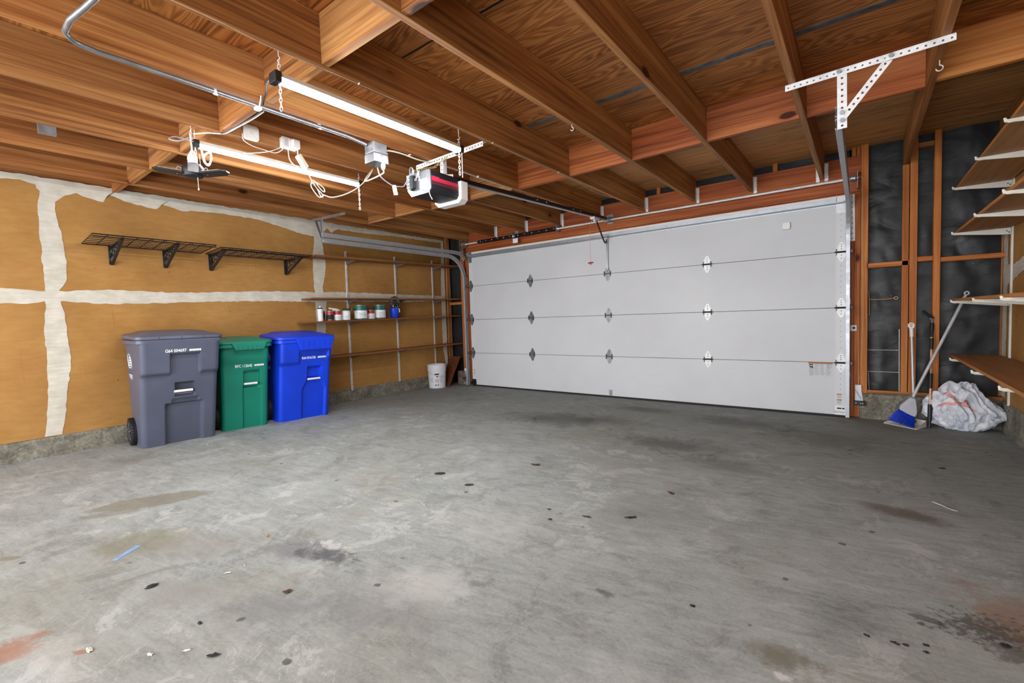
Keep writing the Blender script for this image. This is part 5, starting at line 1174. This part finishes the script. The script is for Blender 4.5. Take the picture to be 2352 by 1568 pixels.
# dustpan with long handle
dp = thing('dustpan', 'grey-white dustpan with a long upright handle beneath the broom', 'dustpan', (.33, 5.32, 0))
L_, R_, BR, BL = Vector((.165, 5.300, .004)), Vector((.378, 5.150, .004)), Vector((.452, 5.30, .004)), Vector((.300, 5.44, .004))
cen = (L_+R_+BR+BL)/4; hgt = Vector((0, 0, .055))
m = MB()
def slab(a, b, c_, d, th_): m.add([a, b, c_, d, a+th_, b+th_, c_+th_, d+th_], [(3, 2, 1, 0), (4, 5, 6, 7), (0, 1, 5, 4), (1, 2, 6, 5), (2, 3, 7, 6), (3, 0, 4, 7)])
slab(L_, R_, BR, BL, Vector((0, 0, .004)))
inn = lambda p: (cen-p).normalized()*.005
slab(BR, BL, BL+inn(BL), BR+inn(BR), hgt)
for a, b in ((L_, BL), (R_, BR)):
    m.add([a, b, b+hgt, a+Vector((0, 0, .012)), a+inn(a), b+inn(b), b+hgt+inn(b), a+Vector((0, 0, .012))+inn(a)], [(0, 1, 2, 3), (7, 6, 5, 4), (0, 4, 5, 1), (1, 5, 6, 2), (2, 6, 7, 3), (3, 7, 4, 0)])
m.build('pan', 'white_paint', dp, bevel=.0015)
q = BR.lerp(BL, .5)+Vector((-.012, -.014, .028)); e1 = (BL-BR).normalized()
MB().bar(q-e1*.035+Vector((.0, .004, .004)), q+e1*.035+Vector((.0, .004, .004)), .003, .03).build('label', 'label_green', dp)
hb = (BR+BL)/2+Vector((0, 0, .05)); ht = Y(2094, 768, 5.487)
MB().tube([hb, ht], .0105, 12).build('pan_handle', 'alu', dp, smooth=True)
hd_ = (ht-hb).normalized()
MB().tube([ht-hd_*.02, ht+hd_*.055], .0145, 10).ring(ht+hd_*.085, (0, 1, 0), .019, .0065, 16, 6).ring(ht+hd_*.07, (0, 1, 0), .016, .006, 16, 6).build('hanging_loop', 'white_plastic', dp)
# telescoping pole
ep = thing('telescoping_pole', 'black and copper telescoping pole leaning between the studs', 'pole', (.468, 5.24, 0))
e0 = Vector((.469, 5.262, .004)); e1_ = Y(2141, 742, 5.492); ed = (e1_-e0); EL = ed.length; ed.normalize()
for a, b, r, mt, nm in ((0, .065, .010, 'black_plastic', 'foot'), (.065, .205, .0155, 'black_plastic', 'foam_grip'), (.205, .345, .0095, 'copper', 'copper_section'), (.345, .475, .0145, 'black_plastic', 'black_section'),
                        (.475, .69, .0085, 'copper', 'copper_section'), (.69, .79, .0135, 'black_plastic', 'black_section'), (.79, .80, .0125, 'gold', 'collar'), (.80, .86, .0105, 'black_plastic', 'black_section'), (.86, EL, .0145, 'black_plastic', 'clamp_section')):
    MB().tube([e0+ed*a, e0+ed*b], r, 12).build(nm, mt, ep, smooth=True)
MB().tube([Y(2143, 731, 5.48), Y(2120, 714, 5.46)], .011, 10).build('angled_head', 'black_plastic', ep, smooth=True); MB().tube([Y(2135, 733, 5.48), Y(2143, 731, 5.48)], .012, 8).tube([e1_, Y(2141, 731, 5.48)], .008, 8).build('head_joint', 'galv_dark', ep)

# trash bag
tb = thing('trash_bag', 'white plastic trash bag with pale red ties on the floor', 'bag', (.68, 5.33, 0))
def bagpt(th_, ph):
    d = Vector((math.cos(ph)*math.cos(th_), math.cos(ph)*math.sin(th_), math.sin(ph)))
    n1 = noise.fractal(d*1.1+Vector((4.2, 1.1, 7)), 1, 2, 2); w1 = noise.noise(d*1.5+Vector((1, 5, 2)))
    rd_ = abs(noise.noise(Vector((d.x*1.5+w1*.8, d.y*1.5, d.z*.9+d.x*1.2))*1.7+Vector((2, 9, 1))))+.30*abs(noise.noise(Vector((d.x*2-d.z*1.6, d.y*2+w1, d.z*1.2+d.x*1.5))*1.6+Vector((7, 1, 4))))+.035*abs(noise.noise(Vector((d.x*7+d.z*4, d.y*6, d.z*5-d.x*3))*1.5))
    k = 1+.26*n1-.30*rd_+.10
    x = d.x*.238*k; y_ = d.y*.108*k; z_ = d.z*.27*k
    if z_ < 0: z_ *= .5; x *= 1.0+.1*(-d.z)
    # right-hand tail
    if d.x > .2: x += .045*(d.x-.2)*(1-max(0, d.z)); z_ *= 1-.75*(d.x-.2)
    if d.x < -.3: z_ *= 1-.25*(-d.x-.3)
    zz = max(.002, z_+.118)
    return Vector((.680+x, 5.362+y_, zz*.98))
NT_, NP = 320, 180; P = []
for j in range(NP+1):
    ph = -PI/2+PI*j/NP
    for i in range(NT_): P.append(bagpt(2*PI*i/NT_, ph))
F = [(j*NT_+i, j*NT_+(i+1) % NT_, (j+1)*NT_+(i+1) % NT_, (j+1)*NT_+i) for j in range(NP) for i in range(NT_)]
MB().add(P, F).build('bag_body', 'bag', tb, smooth=True)
m = MB()
def flap(a, b, w_, nm, mt, lift=.006):
    P = []; n_ = 14
    for j in range(n_+1):
        t = j/n_; th_ = a[0]+(b[0]-a[0])*t; ph = a[1]+(b[1]-a[1])*t+.05*math.sin(t*PI*2)
        P += [bagpt(th_, ph+w_)+Vector((0, -lift, lift)), bagpt(th_, ph-w_)+Vector((0, -lift, lift))]
    MB().add(P, [(2*j, 2*j+1, 2*j+3, 2*j+2) for j in range(n_)]).build(nm, mt, tb, smooth=True)
flap((R(215), R(52)), (R(285), R(25)), .07, 'red_tie', 'bag_red'); flap((R(222), R(20)), (R(262), R(32)), .06, 'red_tie', 'bag_red'); flap((R(255), R(28)), (R(295), R(20)), .05, 'red_tie', 'bag_red'); flap((R(270), R(30)), (R(278), R(27)), .03, 'tie_knot', 'bag_red_dark', .009)

# ================================================================ RIGHT WALL SHELVES
XF = .622
labs = ['lowest plywood shelf on the right wall, top surface visible', 'second lowest plywood shelf on the right wall, seen edge-on', 'third plywood shelf on the right wall, seen from below', 'topmost plywood shelf on the right wall, seen from below']
for (z_, y1), lb in zip(((.625, 5.56), (1.112, 5.47), (1.675, 5.50), (2.045, 5.44)), labs):
    t = thing('plywood_shelf', lb, 'shelf', ((XF+XR)/2, 4, z_-.02), 0, 'plywood shelves on the right wall')
    MB().box(XF+.003, XR-.016, 1.2, y1, z_-.019, z_).build('shelf_panel', 'shelf_ply', t); MB().box(XF, XF+.0035, 1.2, y1, z_-.0195, z_+.0003).build('front_edge', 'shelf_edge', t)
for y, nm in ((5.29, 'farthest'), (4.33, 'middle'), (3.55, 'nearest')):
    t = thing('shelf_standard', nm+' white metal upright of the right wall shelving', 'shelf upright', (XR-.01, y, .2), 0, 'uprights on the right wall')
    MB().box(XR-.014, XR-.001, y-.013, y+.013, .20 if y > 5 else .27, 2.1 if y < 5 else 1.73).build('upright', 'white_paint', t, bevel=.002)
    for z_, y1 in ((.625, 0), (1.112, 0), (1.675, 0), (2.045, 0)):
        if z_ > 2 and y > 5: MB().box(XR-.014, XR-.001, y-.013, y+.013, 1.95, 2.05).build('upright', 'white_paint', t)
        zt = z_-.021
        b = MB().prism([(0, 0), (-.325, 0), (-.335, .012), (-.342, .010), (-.338, -.012), (-.30, -.018), (-.06, -.048), (0, -.052)], (XR-.016, y-.0035, zt), (1, 0, 0), (0, 0, 1), (0, .007, 0)).build('shelf_bracket', 'white_paint', t)
        MB().tube([(XR-.35, y, zt-.002), (XR-.335, y, zt-.012), (XR-.30, y, zt-.012)], .007, 8).build('bracket_tip', 'white_paint', b)
        m = MB(); m.box(XR-.04, XR-.035, y-.0045, y-.0034, zt-.03, zt-.018).box(XR-.028, XR-.022, y-.0045, y-.0034, zt-.04, zt-.028).build('slot', 'print_black', b)

# ================================================================ SMALL THINGS ON THE FLOOR
random.seed(21)
def leaf(u, v, s, mat, name, label, cat, rot=0, long=1.6):
    p = px(u, v, 'z', 0); m = MB(); P = []; n_ = 12
    for j in range(n_):
        a = 2*PI*j/n_; rr_ = s*(1+random.uniform(-.35, .35)); x, y_ = rot2(rr_*long*math.cos(a), rr_*math.sin(a), rot)
        P.append((p.x+x, p.y+y_, .002+random.uniform(0, s*.5)))
    P.append((p.x, p.y, .004+s*.3)); P += [(q[0], q[1], max(.0005, q[2]-.0015)) for q in P]
    k = n_+1
    F = [(j, (j+1) % n_, n_) for j in range(n_)]+[((j+1) % n_+k, j+k, n_+k) for j in range(n_)]+[(j, j+k, (j+1) % n_+k, (j+1) % n_) for j in range(n_)]
    o = m.add(P, F).build(name, mat); return tag(o, label, cat, 'bits of litter on the floor')
leaf(661, 1359, .012, 'leaf', 'dry_leaf', 'curled brown dry leaf on the near floor, left of centre', 'leaf', .4)
leaf(348, 1347, .013, 'print_black', 'dry_leaf', 'blackened dry leaf on the floor below the blue tape', 'leaf', 1.2)
leaf(1230, 1068, .016, 'leaf', 'dry_leaf', 'dark crumpled leaf on the floor right of the two oil spots', 'leaf', .2, 2.0)
leaf(1542, 1133, .013, 'leaf', 'dry_leaf', 'brown leaf with stem in the middle of the floor', 'leaf', -.4, 1.8)
leaf(1348, 1187, .009, 'leaf', 'dry_leaf', 'tiny dark leaf crumbs below the middle of the door', 'leaf', .1, 2.6)
leaf(1447, 1189, .010, 'print_black', 'dry_leaf', 'thin black leaf stem on the middle floor', 'leaf', .7, 2.8)
leaf(1264, 1193, .009, 'leaf', 'dry_leaf', 'small reddish dry leaf bit on the middle floor', 'leaf')
leaf(1262, 1170, .007, 'leaf', 'dry_leaf', 'tiny brown leaf bit just above the reddish one', 'leaf')
leaf(615, 1231, .008, 'print_orange', 'leaf_bit', 'small orange leaf bit on the floor', 'leaf')
leaf(491, 1506, .009, 'print_black', 'leaf_bit', 'black curled bit near the bottom of the floor', 'litter', .8, 2)
leaf(459, 1431, .006, 'print_black', 'leaf_bit', 'small black bit on the near floor above the black curl', 'litter')
leaf(524, 1316, .006, 'pale_litter', 'paper_scrap', 'small white paper scrap right of the blue tape', 'litter', 1.0, 2.4)
leaf(562, 1299, .003, 'pale_litter', 'paper_scrap', 'tiny white paper speck right of the blue tape', 'litter')
leaf(345, 1504, .006, 'pale_litter', 'paper_scrap', 'white curled scrap near the bottom left of the floor', 'litter', .4, 2)
leaf(430, 1494, .006, 'pale_litter', 'paper_scrap', 'pale scrap between the white curl and the black curl', 'litter', 1.1, 2)
leaf(205, 1494, .007, 'pale_litter', 'paper_scrap', 'pale curled scrap on the rust mark at lower left', 'litter', .1, 2.2)
leaf(2163, 1076, .010, 'print_black', 'leaf_bit', 'black bit on the floor in front of the trash bag', 'litter', .3, 1.6)
leaf(1228, 962, .010, 'print_black', 'leaf_bit', 'black bit on the dark floor near the door', 'litter')
leaf(1590, 1392, .006, 'print_black', 'leaf_bit', 'small black bit on the near floor right of centre', 'litter')
for u, v, s_ in ((2052, 1476, .005), (2062, 1480, .004), (2080, 1482, .006), (1990, 1460, .006), (2125, 1482, .005), (2126, 1498, .005), (2310, 1484, .008)):
    leaf(u, v, s_, 'print_black', 'floor_speck', 'black speck in the sprinkling at the lower right of the floor', 'litter')
a, b = px(262, 1287, 'z', 0), px(319, 1253, 'z', 0); d = (b-a).normalized(); s_ = Vector((-d.y, d.x, 0)); m = MB(); P = []
for j in range(9):
    t = j/8; p = a.lerp(b, t); ww = .0135+random.uniform(-.003, .002); P += [p+s_*ww+Vector((0, 0, .0016)), p-s_*ww+Vector((0, 0, .0016))]
tag(m.add(P+[q-Vector((0, 0, .001)) for q in P], [(2*j, 2*j+1, 2*j+3, 2*j+2) for j in range(8)]+[(2*j+18, 2*j+20, 2*j+21, 2*j+19) for j in range(8)]+[(2*j, 2*j+2, 2*j+20, 2*j+18) for j in range(8)]+[(2*j+1, 2*j+19, 2*j+21, 2*j+3) for j in range(8)]+[(0, 18, 19, 1), (16, 17, 35, 34)]).build('tape_strip', 'blue_tape'), 'torn strip of light blue tape stuck to the floor', 'tape')
for (u0, v0), (u1, v1), w_, lb in (((2141, 1152), (2200, 1174), .004, 'thin white paint drip line on the floor at right'), ((2170, 1163), (2196, 1173), .008, 'broad white paint dab on the floor at right')):
    a, b = px(u0, v0, 'z', 0), px(u1, v1, 'z', 0); d = (b-a).normalized(); s_ = Vector((-d.y, d.x, 0)); P = []
    for j in range(9): p = a.lerp(b, j/8); ww = w_*(.4+.6*math.sin(PI*j/8))+random.uniform(-.001, .001); P += [p+s_*ww+Vector((0, 0, .0012)), p-s_*ww+Vector((0, 0, .0012))]
    tag(MB().add(P+[q-Vector((0, 0, .001)) for q in P], [(2*j, 2*j+1, 2*j+3, 2*j+2) for j in range(8)]+[(2*j, 2*j+2, 2*j+20, 2*j+18) for j in range(8)]+[(2*j+1, 2*j+19, 2*j+21, 2*j+3) for j in range(8)]).build('paint_drip', 'print_white'), lb, 'paint drip')
